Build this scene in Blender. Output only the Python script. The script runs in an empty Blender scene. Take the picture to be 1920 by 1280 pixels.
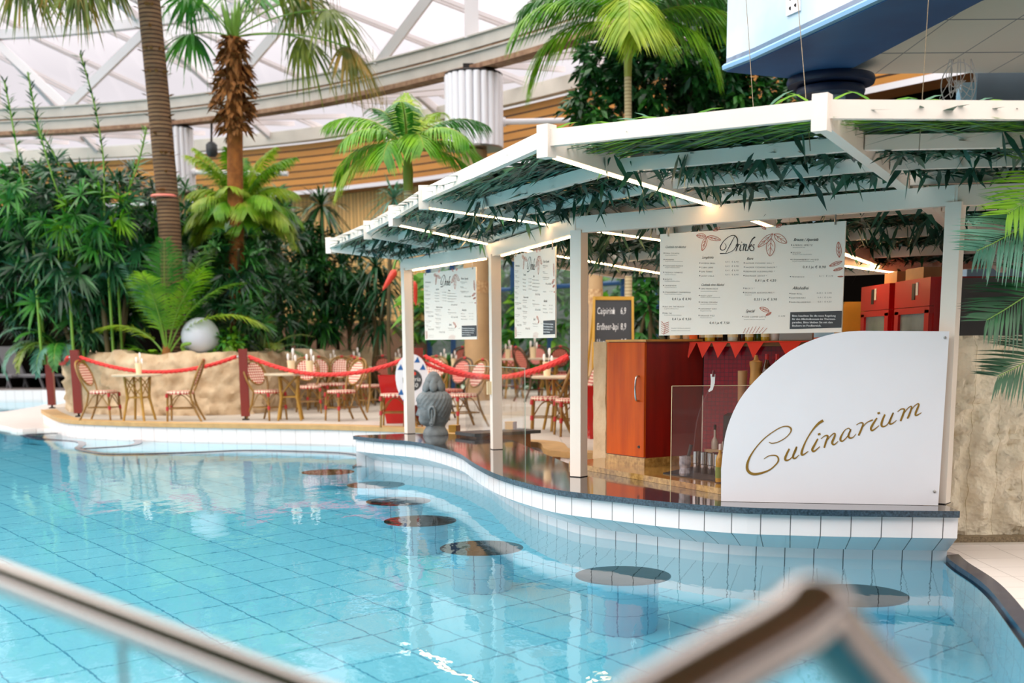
import bpy, math, random
from mathutils import Vector as V, Matrix, noise
random.seed(7)
R = random.Random(11)
sc = bpy.context.scene
COL = sc.collection
pi = math.pi
rad = math.radians

# ------------------------------------------------------------------ camera
F, TP, ROLL, CZ = 2200.0, 0.165, -0.008, 1.45      # focal length (px of a 1920 wide frame), pitch, roll, eye height
PIT = math.atan(TP); PPY = 640 + F * TP
cam_d = bpy.data.cameras.new('camera'); cam = bpy.data.objects.new('camera', cam_d); COL.objects.link(cam)
CAMM = Matrix.Rotation(pi/2 - PIT, 4, 'X') @ Matrix.Rotation(ROLL, 4, 'Z')
cam.matrix_world = Matrix.Translation((0, 0, CZ)) @ CAMM
cam_d.sensor_width = 36; cam_d.sensor_fit = 'HORIZONTAL'; cam_d.lens = F / 1920 * 36
cam_d.shift_y = F * TP / 1920
cam_d.clip_start = .05; cam_d.clip_end = 300
cam_d.dof.use_dof = True; cam_d.dof.focus_distance = 8.3; cam_d.dof.aperture_fstop = 1.7
sc.camera = cam

def dirw(px, py):
    return (CAMM.to_3x3() @ V(((px - 960) / F, -(py - PPY) / F, -1)))
def at(px, py, z):                       # point of the horizontal plane z seen at a pixel
    d = dirw(px, py); t = (z - CZ) / d.z
    return V((d.x * t, d.y * t, z))
def atd(px, py, Y):                      # point at distance Y seen at a pixel
    d = dirw(px, py); t = Y / d.y
    return V((d.x * t, Y, CZ + d.z * t))
def onpl(px, py, a, b):                  # point on the vertical plane through plan points a, b
    n = V((-(b[1] - a[1]), b[0] - a[0], 0)); d = dirw(px, py); o = V((0, 0, CZ))
    t = n.dot(V((a[0], a[1], 0)) - o) / n.dot(d)
    return o + d * t

# ------------------------------------------------------------------ colour and materials
def lin(h, a=1):
    h = h.lstrip('#'); out = []
    for i in (0, 2, 4):
        c = int(h[i:i+2], 16) / 255
        out.append(c / 12.92 if c <= .04045 else ((c + .055) / 1.055) ** 2.4)
    return (*out, a)

class N:                                  # tiny node helper
    def __init__(s, name):
        s.m = bpy.data.materials.new(name); s.m.use_nodes = True
        s.t = s.m.node_tree; s.t.nodes.clear()
        s.out = s.t.nodes.new('ShaderNodeOutputMaterial')
    def n(s, typ, **k):
        nd = s.t.nodes.new('ShaderNode' + typ)
        for a, b in k.items():
            if a.startswith('i_'):
                key = a[2:].replace('_', ' ')
                nd.inputs[int(key) if key.isdigit() else key].default_value = b
            else: setattr(nd, a, b)
        return nd
    def l(s, a, b): s.t.links.new(a, b)
    def coord(s, which='Object', scale=(1, 1, 1), rot=(0, 0, 0)):
        tc = s.n('TexCoord'); mp = s.n('Mapping'); s.l(tc.outputs[which], mp.inputs['Vector'])
        mp.inputs['Scale'].default_value = scale; mp.inputs['Rotation'].default_value = rot
        return mp.outputs[0]
    def mix(s, f, a, b, mode='MIX'):
        mx = s.n('MixRGB', blend_type=mode)
        for i, v in enumerate((f, a, b)):
            if hasattr(v, 'is_output'): s.l(v, mx.inputs[i])
            else: mx.inputs[i].default_value = v
        return mx.outputs[0]
    def ma(s, op, a, b=None, c=None):
        md = s.n('Math', operation=op)
        for i, v in enumerate((a, b, c)):
            if v is None: continue
            if hasattr(v, 'is_output'): s.l(v, md.inputs[i])
            else: md.inputs[i].default_value = v
        return md.outputs[0]

def pm(name, col, rough=.5, metal=0, var=0, vs=6, col2=None, bump=0, bs=30, spec=.5, emit=0, coat=0, coords='Object', vscale=(1,1,1)):
    q = N(name); b = q.n('BsdfPrincipled'); q.l(b.outputs[0], q.out.inputs[0])
    b.inputs['Base Color'].default_value = lin(col); b.inputs['Roughness'].default_value = rough
    b.inputs['Metallic'].default_value = metal; b.inputs['Specular IOR Level'].default_value = spec
    b.inputs['Coat Weight'].default_value = coat; b.inputs['Coat Roughness'].default_value = .08
    if emit:
        b.inputs['Emission Color'].default_value = lin(col); b.inputs['Emission Strength'].default_value = emit
    if var or bump: co = q.coord(coords, vscale)
    if var:
        nz = q.n('TexNoise', i_Scale=vs, i_Detail=5.0); q.l(co, nz.inputs['Vector'])
        rp = q.n('ValToRGB'); q.l(nz.outputs[0], rp.inputs[0])
        rp.color_ramp.elements[0].position = .5 - .25; rp.color_ramp.elements[1].position = .5 + .25
        c = lin(col); c2 = lin(col2) if col2 else tuple(min(1, x * (1 - var)) for x in c[:3]) + (1,)
        rp.color_ramp.elements[0].color = c2; rp.color_ramp.elements[1].color = c
        q.l(rp.outputs[0], b.inputs['Base Color'])
    if bump:
        n2 = q.n('TexNoise', i_Scale=bs, i_Detail=6.0); q.l(co, n2.inputs['Vector'])
        bp = q.n('Bump', i_Strength=bump, i_Distance=.02); q.l(n2.outputs[0], bp.inputs['Height']); q.l(bp.outputs[0], b.inputs['Normal'])
    return q.m

def leafm(name, a, b, transl=.35, rough=.4, vs=3.0):
    q = N(name); p = q.n('BsdfPrincipled'); p.inputs['Roughness'].default_value = rough
    tr = q.n('BsdfTranslucent'); mx = q.n('MixShader', i_0=transl)
    nz = q.n('TexNoise', i_Scale=vs, i_Detail=3.0); q.l(q.coord(), nz.inputs['Vector'])
    rp = q.n('ValToRGB'); q.l(nz.outputs[0], rp.inputs[0])
    rp.color_ramp.elements[0].position = .35; rp.color_ramp.elements[1].position = .68
    rp.color_ramp.elements[0].color = lin(a); rp.color_ramp.elements[1].color = lin(b)
    q.l(rp.outputs[0], p.inputs['Base Color'])
    g = q.mix(1.0, rp.outputs[0], (1.0, 1.0, .55, 1), 'MULTIPLY'); q.l(g, tr.inputs['Color'])
    q.l(p.outputs[0], mx.inputs[1]); q.l(tr.outputs[0], mx.inputs[2]); q.l(mx.outputs[0], q.out.inputs[0])
    return q.m

def stripem(name, col, gap, axis, pitch, frac, rough=.55, var=.25, coords='UV', axis2=None, pitch2=1, frac2=.02, vs=3, vscale=(1,1,1), bump=.4, off=0.0, off2=0.0, spec=.5, coat=0, bevel=0):
    """boards or tiles: a joint every `pitch` metres along the UV (or object) axis"""
    q = N(name); b = q.n('BsdfPrincipled'); q.l(b.outputs[0], q.out.inputs[0]); b.inputs['Roughness'].default_value = rough
    b.inputs['Specular IOR Level'].default_value = spec; b.inputs['Coat Weight'].default_value = coat
    tc = q.n('TexCoord'); sp = q.n('SeparateXYZ'); q.l(tc.outputs[coords], sp.inputs[0])
    def joint(ax, p, f, o):
        x = q.ma('DIVIDE', q.ma('ADD', sp.outputs[ax], o), p)
        return q.ma('LESS_THAN', q.ma('FRACT', x), f), q.ma('FLOOR', x)
    j, fl = joint(axis, pitch, frac, off)
    seed = fl
    if axis2 is not None:
        j2, fl2 = joint(axis2, pitch2, frac2, off2); j = q.ma('MAXIMUM', j, j2); seed = q.ma('MULTIPLY_ADD', fl2, 7.31, fl)
    wn = q.n('TexWhiteNoise', noise_dimensions='1D'); q.l(seed, wn.inputs['W'])
    mp = q.n('Mapping'); q.l(tc.outputs[coords], mp.inputs[0]); mp.inputs['Scale'].default_value = vscale
    nz = q.n('TexNoise', i_Scale=vs, i_Detail=5.0); q.l(mp.outputs[0], nz.inputs[0])
    k = q.ma('MULTIPLY', q.ma('ADD', wn.outputs[0], nz.outputs[0]), .5)
    base = q.mix(k, lin(col), tuple(x * (1 - var) for x in lin(col)[:3]) + (1,))
    q.l(q.mix(j, base, lin(gap)), b.inputs['Base Color'])
    if bump:
        bp = q.n('Bump', i_Strength=bump, i_Distance=.01); q.l(q.ma('SUBTRACT', 1.0, j), bp.inputs['Height']); q.l(bp.outputs[0], b.inputs['Normal'])
    return q.m

def glassm(name, tint='ffffff', cap=.12, rough=0.0, haze=0.0, hazecol='ffffff'):
    """thin clear sheet: lets light straight through, mirrors a little by angle"""
    q = N(name); t = q.n('BsdfTransparent'); t.inputs[0].default_value = lin(tint)
    g = q.n('BsdfGlossy', i_Roughness=rough); fr = q.n('Fresnel', i_IOR=1.45)
    mx = q.n('MixShader'); q.l(q.ma('MINIMUM', fr.outputs[0], cap), mx.inputs[0]); q.l(t.outputs[0], mx.inputs[1]); q.l(g.outputs[0], mx.inputs[2])
    last = mx.outputs[0]
    if haze:
        d = q.n('BsdfDiffuse'); d.inputs[0].default_value = lin(hazecol); m2 = q.n('MixShader', i_0=haze)
        q.l(last, m2.inputs[1]); q.l(d.outputs[0], m2.inputs[2]); last = m2.outputs[0]
    q.l(last, q.out.inputs[0]); return q.m

def emitm(name, col, s):
    q = N(name); e = q.n('Emission', i_Strength=s); e.inputs[0].default_value = lin(col); q.l(e.outputs[0], q.out.inputs[0]); return q.m

M = {}
M['white_paint'] = pm('white_paint', 'f0e5d9', .42, var=.06, vs=2)
M['sign_white'] = pm('sign_white', 'f2f0f5', .35, var=.03, vs=3)
M['gold'] = pm('gold_lettering', '9c7428', .4, metal=.25)
M['ink'] = pm('dark_ink', '2b2420', .6); M['inkgrey'] = pm('grey_ink', '6d635c', .6)
M['orange_ink'] = pm('orange_ink', 'c06a52', .6); M['orange_pale'] = pm('pale_orange_ink', 'e2b4a0', .6)
M['board'] = pm('menu_board_white', 'f0e6da', .45)
M['black'] = pm('black_matte', '26292b', .55); M['white_ink'] = pm('white_ink', 'f4f4f2', .5)
M['steel'] = pm('stainless_steel', 'c8c4c0', .16, metal=1); M['steel_dull'] = pm('brushed_steel', 'a9a7a4', .32, metal=1)
M['rail'] = pm('handrail_steel', 'c2bab4', .12, metal=1)
M['dark_metal'] = pm('dark_metal', '2a2624', .5, metal=.6)
M['granite'] = pm('polished_granite', '4c535a', .06, var=.6, vs=90, col2='15191d', spec=.7, coat=.6)
M['stool_top'] = pm('wet_dark_granite', '2a3236', .35, var=.8, vs=80, col2='07090b', spec=.2)
M['granite_edge'] = pm('granite_edge', '4a6070', .25, var=.7, vs=75, col2='16222c', spec=.6)
M['yellow_granite'] = pm('yellow_granite', 'c9a05a', .12, var=.5, vs=28, col2='7d5a26', spec=.6, coat=.4)
M['tile_face'] = stripem('white_wall_tile', 'f4eeee', '6e6a6a', 0, .19, .035, rough=.14, var=.04, spec=.6, bump=.3)
M['tile_step'] = stripem('white_step_tile', 'f4ecea', 'b0a6a2', 0, .24, .025, rough=.2, var=.04, bump=.3)
M['deck_tile'] = stripem('deck_tile', 'eee4de', 'b9aea8', 0, .3, .02, rough=.3, var=.06, coords='Object', axis2=1, pitch2=.3)
M['navy'] = stripem('navy_edge_tile', '1b2a48', '55606e', 0, .2, .03, rough=.15, var=.3)
M['coping'] = pm('tan_coping', 'c9a26a', .6, var=.25, vs=8)
M['patio'] = stripem('patio_slabs', 'c8bfb2', '958b80', 0, .6, .012, rough=.6, var=.2, coords='Object', axis2=1, pitch2=.6, frac2=.012, vs=5)
M['sandstone'] = pm('sandstone', 'dcc6a4', .85, var=.3, vs=4, col2='b89a76', bump=1.0, bs=9)
M['pale_stone'] = stripem('pale_split_stone', 'e9dcc2', 'c2b391', 0, .185, .025, rough=.85, var=.2, coords='UV', bump=.5, vs=11)
M['plinth'] = pm('speckled_plinth', '9c8a6c', .5, var=.6, vs=80, col2='5b4c38')
M['red_post'] = pm('red_brown_metal', '7c2b22', .4); M['rope'] = pm('red_rope', 'e2352f', .65, bump=.6, bs=60)
M['bamboo'] = pm('bamboo_cane', 'a37a34', .4, var=.4, vs=9, col2='6b4a1c'); M['bamboo_shaded'] = pm('shaded_bamboo_cane', '5e3f1c', .42, var=.4, vs=9, col2='3a2612')  # second cane: darker copy, shade of the far chairs put into its colour
M['bamboo_gold'] = pm('golden_bamboo_cane', 'b68a35', .35, var=.3, vs=9)
M['binding'] = pm('red_binding', 'b02a2c', .6)
M['cabinet'] = pm('orange_cherry_wood', 'd05c06', .45, var=.35, vs=2, col2='a63e02', vscale=(6, 6, .8), spec=.25)
M['cabinet_shaded'] = pm('shaded_cherry_wood', '9a1a0c', .3, var=.3, vs=2, col2='6c0e06', vscale=(6, 6, .8), coat=.2)  # same wood as the door, with side shade put into the colour
M['wood'] = pm('brown_wood', '8a5a2e', .5, var=.3, vs=3, vscale=(1, 8, 8)); M['pale_wood'] = pm('pale_wood', 'd39a4e', .5, var=.25, vs=3, vscale=(8, 8, 1))
M['yellow_wood'] = pm('yellow_wood', 'd9a63e', .5, var=.25, vs=3)
M['mosaic'] = stripem('red_mosaic', 'b5142e', '6a2433', 0, .035, .1, rough=.15, var=.4, axis2=1, pitch2=.035, frac2=.1, spec=.6, bump=.5)
M['bunting'] = pm('red_bunting', 'fb3a20', .6); M['red_lacquer'] = pm('red_lacquer', 'c41512', .3, var=.1, coat=.3)
M['fridge_red'] = pm('fridge_red', 'c8151a', .3); M['grey_panel'] = pm('grey_panel', '57575a', .6, var=.1, vs=2)
M['grey_blue'] = pm('grey_blue_wall', '53636f', .6, var=.3, vs=1.2)
M['slat_up'] = stripem('horizontal_boards', 'e8a24e', '3a200c', 1, .165, .2, rough=.5, var=.4, vs=2, vscale=(1, 6, 1))
M['slat_low'] = stripem('vertical_boards', 'f8c878', '7a4a1e', 0, .125, .14, rough=.5, var=.3, vs=2, vscale=(6, 1, 1))
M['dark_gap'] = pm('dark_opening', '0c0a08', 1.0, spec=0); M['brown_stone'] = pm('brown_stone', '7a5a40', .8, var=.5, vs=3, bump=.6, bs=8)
M['steel_white'] = pm('white_steel', 'dcd6d6', .45, var=.05, vs=1); M['girder'] = pm('girder_paint', 'bdb8ae', .5, var=.2, vs=3)
M['rust'] = pm('rusty_steel', '6a4630', .75, var=.6, vs=9, col2='a58466'); M['eave'] = pm('eave_plaster', 'cfc8ba', .7, var=.15, vs=2)
M['tube_white'] = pm('white_tube', 'e9e8ec', .4)
M['blue'] = pm('painted_blue', '2f78bd', .45, var=.5, vs=.8, col2='17478a'); M['blue_dark'] = pm('dark_blue_ring', '16294f', .4)
M['skyp'] = pm('painted_sky', 'e9eaf0', .55, var=.5, vs=.75, col2='a3cde2'); M['skyedge'] = pm('light_blue_trim', '8fc0ea', .5)
M['ceil'] = stripem('ceiling_tiles', 'ece6dc', '8d9095', 0, .62, .02, rough=.7, var=.06, coords='Object', axis2=1, pitch2=1.25, frac2=.03)
M['cream'] = pm('cream_plastic', 'eed9b0', .5); M['cutlery'] = pm('white_cutlery', 'efe9e2', .4)
M['tabletop'] = pm('pale_table_top', 'd8c6a8', .35, var=.3, vs=9)
M['ball'] = pm('frosted_ball', 'c6ccd6', .4); M['slate'] = pm('dark_slate', '3b3f40', .35, var=.3, vs=30)
M['statue'] = pm('grey_carved_stone', '8a9498', .75, var=.45, vs=6, col2='4e575a', bump=.35, bs=40)
M['chalk'] = pm('chalkboard', '45474a', .75, var=.15, vs=4)
M['grey_fabric'] = pm('grey_sling_fabric', '8d8d90', .7); M['grey_frame'] = pm('grey_lounger_frame', '4f4f52', .45)
M['glass'] = glassm('clear_glass'); M['acrylic'] = glassm('acrylic_sheet', 'f7f0ee', haze=.035, hazecol='d9c0b8')
M['roof_glass'] = glassm('roof_glazing', 'fbf9fd', .03); M['window_glass'] = glassm('window_glass', 'cfe6dc')
M['led'] = emitm('led_strip', 'ffca8c', 40.0)
M['spot'] = emitm('lamp_lens', 'fff0d8', 6.0)
M['bottle_green'] = pm('green_bottle', '3f5a22', .08, spec=.7); M['bottle_brown'] = pm('brown_bottle', '4a2408', .08, spec=.7)
M['bottle_clear'] = pm('clear_bottle', 'd5d2c4', .08, spec=.8); M['bottle_yellow'] = pm('yellow_syrup', 'c8a428', .08, spec=.8)
M['label_cream'] = pm('paper_label', 'e6d4a8', .6); M['label_green'] = pm('green_label', '7fa046', .5); M['orange_pl'] = pm('orange_plastic', 'e8641c', .4)
M['paper_cup'] = pm('kraft_cups', 'c69a6a', .6, var=.2); M['rubber'] = pm('black_rubber', '1d1f21', .6)
M['crystal'] = pm('cut_glass', 'b9bcc4', .1, spec=1, var=.5, vs=30, col2='5b606a'); M['burgundy'] = pm('burgundy_handle', '5a0d14', .4)
M['soil'] = pm('planter_soil', '2c2218', .9, var=.3)
M['pool_tile'] = None
M['trunk'] = stripem('ringed_trunk', '7d6848', '4a3a28', 2, .055, .3, rough=.85, var=.5, coords='Object', vs=6, bump=.8)
M['trunk_dark'] = stripem('dark_ringed_trunk', '8a6a4a', '3b2618', 2, .06, .35, rough=.9, var=.6, coords='Object', vs=9, bump=1)
M['trunk_gold'] = pm('orange_brown_trunk', 'a8672a', .9, var=.6, vs=8, col2='6b3d16', bump=1, bs=20)
M['trunk_pale'] = stripem('pale_ringed_trunk', 'cdb98f', '8c7752', 2, .045, .2, rough=.7, var=.25, coords='Object', vs=5)
M['shag'] = pm('dry_leaf_base', 'a0692e', .9, var=.6, vs=9, col2='5f3b17'); M['shaft'] = pm('green_crownshaft', '9aa03a', .45, var=.3, vs=4)
M['stem'] = pm('plant_stem', '5d5130', .8, var=.3); M['stem_green'] = pm('green_stem', '6f9a35', .5)
M['lf_bright'] = leafm('bright_leaf', '3f8a1a', '8fc22e', .35); M['lf_lime'] = leafm('lime_leaf', '78a822', 'c2d44e', .38)
M['lf_mid'] = leafm('mid_green_leaf', '226423', '4a9534', .25); M['lf_dark'] = leafm('dark_leaf', '123a24', '2b6a3c', .15, .3)
M['lf_deep'] = leafm('deep_leaf', '0f331b', '2f6c2e', .15, .3); M['lf_blue'] = leafm('blue_green_leaf', '2e6b58', '7fb4a0', .3)
M['lf_thatch'] = leafm('thatch_leaf', '0f3a30', '2c6a56', .15, .4); M['lf_thatch_l'] = leafm('thatch_palm_leaf', '3a7a6a', '8fb89a', .3, .45)
M['lf_dry'] = leafm('drying_leaf', '54601f', 'b08a3c', .3, .6); M['lf_olive'] = leafm('olive_fan_leaf', '3f5a1c', '7c8c30', .35)
M['heliconia'] = pm('red_flower_bract', 'd8402c', .4)

def rough_stone(name, col, pitch):
    m = stripem(name, col, 'bfae8a', 0, pitch, .02, rough=.85, var=.22, vs=7, bump=0)
    t = m.node_tree; b = next(n for n in t.nodes if n.type == 'BSDF_PRINCIPLED'); tc = t.nodes.new('ShaderNodeTexCoord'); last = None
    for sc_, st, typ in ((12, 1.0, 'ShaderNodeTexNoise'), (34, .3, 'ShaderNodeTexVoronoi')):
        n = t.nodes.new(typ); n.inputs['Scale'].default_value = sc_; t.links.new(tc.outputs['Object'], n.inputs['Vector'])
        bp = t.nodes.new('ShaderNodeBump'); bp.inputs['Strength'].default_value = st; bp.inputs['Distance'].default_value = .03; t.links.new(n.outputs[0], bp.inputs['Height'])
        if last: t.links.new(last.outputs[0], bp.inputs['Normal'])
        last = bp
    t.links.new(last.outputs[0], b.inputs['Normal']); return m
M['pale_stone'] = rough_stone('pale_split_stone', 'efe2c8', .185)
# ------------------------------------------------------------------ mesh builder
class MB:
    def __init__(s): s.v = []; s.f = []; s.m = []; s.uv = []
    def face(s, idx, m=0, uv=None): s.f.append(tuple(idx)); s.m.append(m); s.uv.append(uv)
    def add(s, vs, fs, m=0, uvs=None):
        o = len(s.v); s.v += [V(p) for p in vs]
        for k, f in enumerate(fs): s.face([o + i for i in f], m, uvs[k] if uvs else None)
    def box(s, c, d, rz=0, m=0, mat=None):
        hx, hy, hz = d[0]/2, d[1]/2, d[2]/2
        T = Matrix.Translation(c) @ (mat or Matrix.Rotation(rz, 4, 'Z'))
        vs = [T @ V((x*hx, y*hy, z*hz)) for x in (-1, 1) for y in (-1, 1) for z in (-1, 1)]
        s.add(vs, [(0,1,3,2), (4,6,7,5), (0,4,5,1), (2,3,7,6), (0,2,6,4), (1,5,7,3)], m)
    def bar(s, a, b, w, h, up=(0, 0, 1), m=0, base=False):
        """bar of width w and height h from a to b; base=True when a-b is the underside"""
        a, b, up = V(a), V(b), V(up); d = (b - a).normalized()
        sd = d.cross(up).normalized(); u = sd.cross(d).normalized()
        lo, hi = (0, h) if base else (-h/2, h/2)
        vs = [p + sd*x*w/2 + u*y for p in (a, b) for x in (-1, 1) for y in (lo, hi)]
        L = (b - a).length
        s.add(vs, [(0,1,3,2), (4,6,7,5), (0,4,5,1), (2,3,7,6), (0,2,6,4), (1,5,7,3)], m)
    def tube(s, pts, r, n=8, m=0, cap=True, closed=False):
        pts = [V(p) for p in pts]; k = len(pts); rr = r if isinstance(r, (list, tuple)) else [r]*k
        o = len(s.v); prev = None
        for i, p in enumerate(pts):
            if closed: t = pts[(i+1) % k] - pts[i-1]
            else: t = pts[min(i+1, k-1)] - pts[max(i-1, 0)]
            t = t.normalized() if t.length > 1e-9 else V((0, 0, 1))
            if prev is None: x = t.orthogonal().normalized()
            else:
                x = prev - t * prev.dot(t); x = x.normalized() if x.length > 1e-6 else t.orthogonal().normalized()
            prev = x; y = t.cross(x)
            for j in range(n):
                a = 2*pi*j/n; s.v.append(p + (x*math.cos(a) + y*math.sin(a)) * rr[i])
        for i in range(k if closed else k-1):
            for j in range(n):
                i2 = (i+1) % k
                s.face((o+i*n+j, o+i*n+(j+1) % n, o+i2*n+(j+1) % n, o+i2*n+j), m)
        if cap and not closed:
            s.face([o+j for j in range(n)][::-1], m); s.face([o+(k-1)*n+j for j in range(n)], m)
    def lathe(s, prof, c=(0, 0, 0), n=24, m=0, T=None, cap=True, sx=1, sy=1):
        o = len(s.v); c = V(c); k = len(prof)
        for r, z in prof:
            for j in range(n):
                a = 2*pi*j/n; p = V((r*math.cos(a)*sx, r*math.sin(a)*sy, z)); s.v.append(c + (T @ p if T else p))
        for i in range(k-1):
            for j in range(n): s.face((o+i*n+j, o+i*n+(j+1) % n, o+(i+1)*n+(j+1) % n, o+(i+1)*n+j), m)
        if cap:
            if prof[0][0] > 1e-5: s.face([o+j for j in range(n)][::-1], m)
            if prof[-1][0] > 1e-5: s.face([o+(k-1)*n+j for j in range(n)], m)
    def prism(s, poly, z0, z1, m=0, mside=None):
        n = len(poly); o = len(s.v)
        ar = sum(poly[i][0]*poly[(i+1) % n][1] - poly[(i+1) % n][0]*poly[i][1] for i in range(n))
        if ar < 0: poly = poly[::-1]
        for z in (z0, z1):
            for p in poly: s.v.append(V((p[0], p[1], z)))
        s.face([o+i for i in range(n)][::-1], m); s.face([o+n+i for i in range(n)], m)
        u = 0
        for i in range(n):
            j = (i+1) % n; L = (V(poly[j][:2]) - V(poly[i][:2])).length
            s.face((o+i, o+j, o+n+j, o+n+i), m if mside is None else mside, [(u, z0), (u+L, z0), (u+L, z1), (u, z1)]); u += L
    def strip(s, lo, hi, m=0, flip=False, v0=0, v1=None):
        """ribbon between two polylines; u = length along the first"""
        o = len(s.v); n = len(lo); s.v += [V(p) for p in lo] + [V(p) for p in hi]; u = 0
        for i in range(n-1):
            L = (V(lo[i+1]) - V(lo[i])).length; h = v1 if v1 is not None else (V(hi[i]) - V(lo[i])).length
            q = (o+i, o+i+1, o+n+i+1, o+n+i); uv = [(u, v0), (u+L, v0), (u+L, v0+h), (u, v0+h)]
            if flip: q = q[::-1]; uv = uv[::-1]
            s.face(q, m, uv); u += L
    def blade(s, p, d, nrm, L, w, droop=.2, seg=3, m=0, shape=.35, fold=0):
        p, d = V(p), V(d).normalized(); sd = d.cross(V(nrm))
        sd = sd.normalized() if sd.length > 1e-6 else d.orthogonal().normalized()
        o = len(s.v); up = sd.cross(d)
        for i in range(seg+1):
            t = i/seg; c = p + d*(L*t) + V((0, 0, -droop*L*t*t))
            ww = w * (t/shape)**.6 if t < shape else w * max(0, 1 - ((t-shape)/(1-shape))**1.6)
            if i == 0: ww = w*.25
            if i == seg: s.v.append(c)
            else: s.v += [c - sd*ww/2 + up*fold*ww, c + sd*ww/2 + up*fold*ww]
        for i in range(seg-1): s.face((o+2*i, o+2*i+1, o+2*i+3, o+2*i+2), m)
        s.face((o+2*(seg-1), o+2*(seg-1)+1, o+2*seg), m)
    def build(s, name, mats, parent=None, smooth=None, loc=None):
        me = bpy.data.meshes.new(name)
        off = V((0, 0, 0)); r = parent
        while r is not None: off = off + r.location; r = r.parent
        if loc is not None: off = off + V(loc)
        me.from_pydata([tuple(p - off) for p in s.v], [], s.f)
        for mt in (mats if isinstance(mats, (list, tuple)) else [mats]): me.materials.append(mt if not isinstance(mt, str) else M[mt])
        if any(s.m): me.polygons.foreach_set('material_index', s.m)
        if any(u is not None for u in s.uv):
            uvl = me.uv_layers.new(name='UVMap'); k = 0; data = [0.0] * (2*len(me.loops))
            for f, u in zip(s.f, s.uv):
                for i in range(len(f)):
                    if u: data[2*k] = u[i][0]; data[2*k+1] = u[i][1]
                    k += 1
            uvl.data.foreach_set('uv', data)
        if smooth is not None:
            me.polygons.foreach_set('use_smooth', [True]*len(me.polygons))
            if smooth < 179: me.set_sharp_from_angle(angle=rad(smooth))
        me.update()
        ob = bpy.data.objects.new(name, me); COL.objects.link(ob)
        if loc is not None: ob.location = loc
        if parent: ob.parent = parent
        return ob

def tag(o, label=None, cat=None, group=None, kind=None):
    if label: o['label'] = label
    if cat: o['category'] = cat
    if group: o['group'] = group
    if kind: o['kind'] = kind
    return o
def thing(name, label, cat, loc=(0, 0, 0), rz=0, group=None):
    o = bpy.data.objects.new(name, None); COL.objects.link(o); o.location = loc; o.rotation_euler = (0, 0, rz)
    o.empty_display_size = .1
    return tag(o, label, cat, group)
def struct(name, mb, mats, smooth=None, parent=None):
    o = mb.build(name, mats, parent, smooth)
    if not parent: o['kind'] = 'structure'
    return o
def dup(o, parent=None):
    c = o.copy(); COL.objects.link(c)
    if parent: c.parent = parent
    for ch in list(o.children): dup(ch, c)
    return c
def place(o, loc, rz=0, label=None, group=None, s=1):
    o.location = loc; o.rotation_euler = (0, 0, rz); o.scale = (s, s, s)
    if label: o['label'] = label
    if group: o['group'] = group
    return o
def crv(pts, k=8, closed=False):                    # Catmull-Rom through points
    pts = [V((*p, 0)) if len(p) == 2 else V(p) for p in pts]; n = len(pts); out = []
    for i in range(n if closed else n-1):
        if closed: p0, p1, p2, p3 = (pts[(i+j) % n] for j in (-1, 0, 1, 2))
        else: p0, p1, p2, p3 = pts[max(i-1, 0)], pts[i], pts[i+1], pts[min(i+2, n-1)]
        for j in range(k):
            t = j/k
            out.append(.5*((2*p1) + (p2-p0)*t + (2*p0-5*p1+4*p2-p3)*t*t + (3*p1-p0-3*p2+p3)*t**3))
    if not closed: out.append(pts[-1])
    return out
def zset(pts, z): return [V((p[0], p[1], z)) for p in pts]
def offs(pts, d):                                   # offset a plan polyline to its left by d
    out = []; n = len(pts); pts = [V((*p, 0)) if len(p) == 2 else V(p) for p in pts]
    for i in range(n):
        t = V(pts[min(i+1, n-1)]) - V(pts[max(i-1, 0)]); nn = V((-t.y, t.x, 0)).normalized()
        out.append(V(pts[i]) + nn*d)
    return out

ZEN, LOBE, SKY, EXPO = 2.3, 1.9, 1.08, -0.25

# ------------------------------------------------------------------ daylight
w = bpy.data.worlds.new('overcast_sky'); sc.world = w; w.use_nodes = True
t = w.node_tree; t.nodes.clear()
def wn(typ, **k):
    n = t.nodes.new('ShaderNode' + typ)
    for a, b in k.items(): setattr(n, a, b)
    return n
wo = wn('OutputWorld'); bg = wn('Background'); t.links.new(bg.outputs[0], wo.inputs[0])
tc = wn('TexCoord'); sp = wn('SeparateXYZ'); t.links.new(tc.outputs['Generated'], sp.inputs[0])
rp = wn('ValToRGB'); mr = wn('MapRange'); mr.inputs['From Min'].default_value = -1; mr.inputs['From Max'].default_value = 1
t.links.new(sp.outputs[2], mr.inputs['Value']); t.links.new(mr.outputs[0], rp.inputs[0])
els = rp.color_ramp.elements
els[0].position = .44; els[0].color = (.10, .095, .085, 1)
els[1].position = .515; els[1].color = (.22, .21, .2, 1)
for p, c in ((.555, (1.0, .955, .985, 1)), (.66, (1.0, .945, .93, 1)), (1.0, (1.0, .93, .86, 1))):
    e = els.new(p); e.color = c
dp = wn('VectorMath', operation='DOT_PRODUCT'); t.links.new(tc.outputs['Generated'], dp.inputs[0])
dp.inputs[1].default_value = V((-.80, -.22, .56)).normalized()
m1 = wn('MapRange'); m1.inputs['From Min'].default_value = .25; m1.inputs['From Max'].default_value = 1.0
m1.inputs['To Min'].default_value = 0; m1.inputs['To Max'].default_value = 1; t.links.new(dp.outputs['Value'], m1.inputs['Value'])
pw = wn('Math', operation='POWER'); t.links.new(m1.outputs[0], pw.inputs[0]); pw.inputs[1].default_value = 1.6
zz = wn('MapRange'); zz.inputs['From Min'].default_value = .2; zz.inputs['From Max'].default_value = .5; t.links.new(sp.outputs[2], zz.inputs['Value'])
zs = wn('Math', operation='MULTIPLY'); t.links.new(zz.outputs[0], zs.inputs[0]); zs.inputs[1].default_value = ZEN
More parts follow.
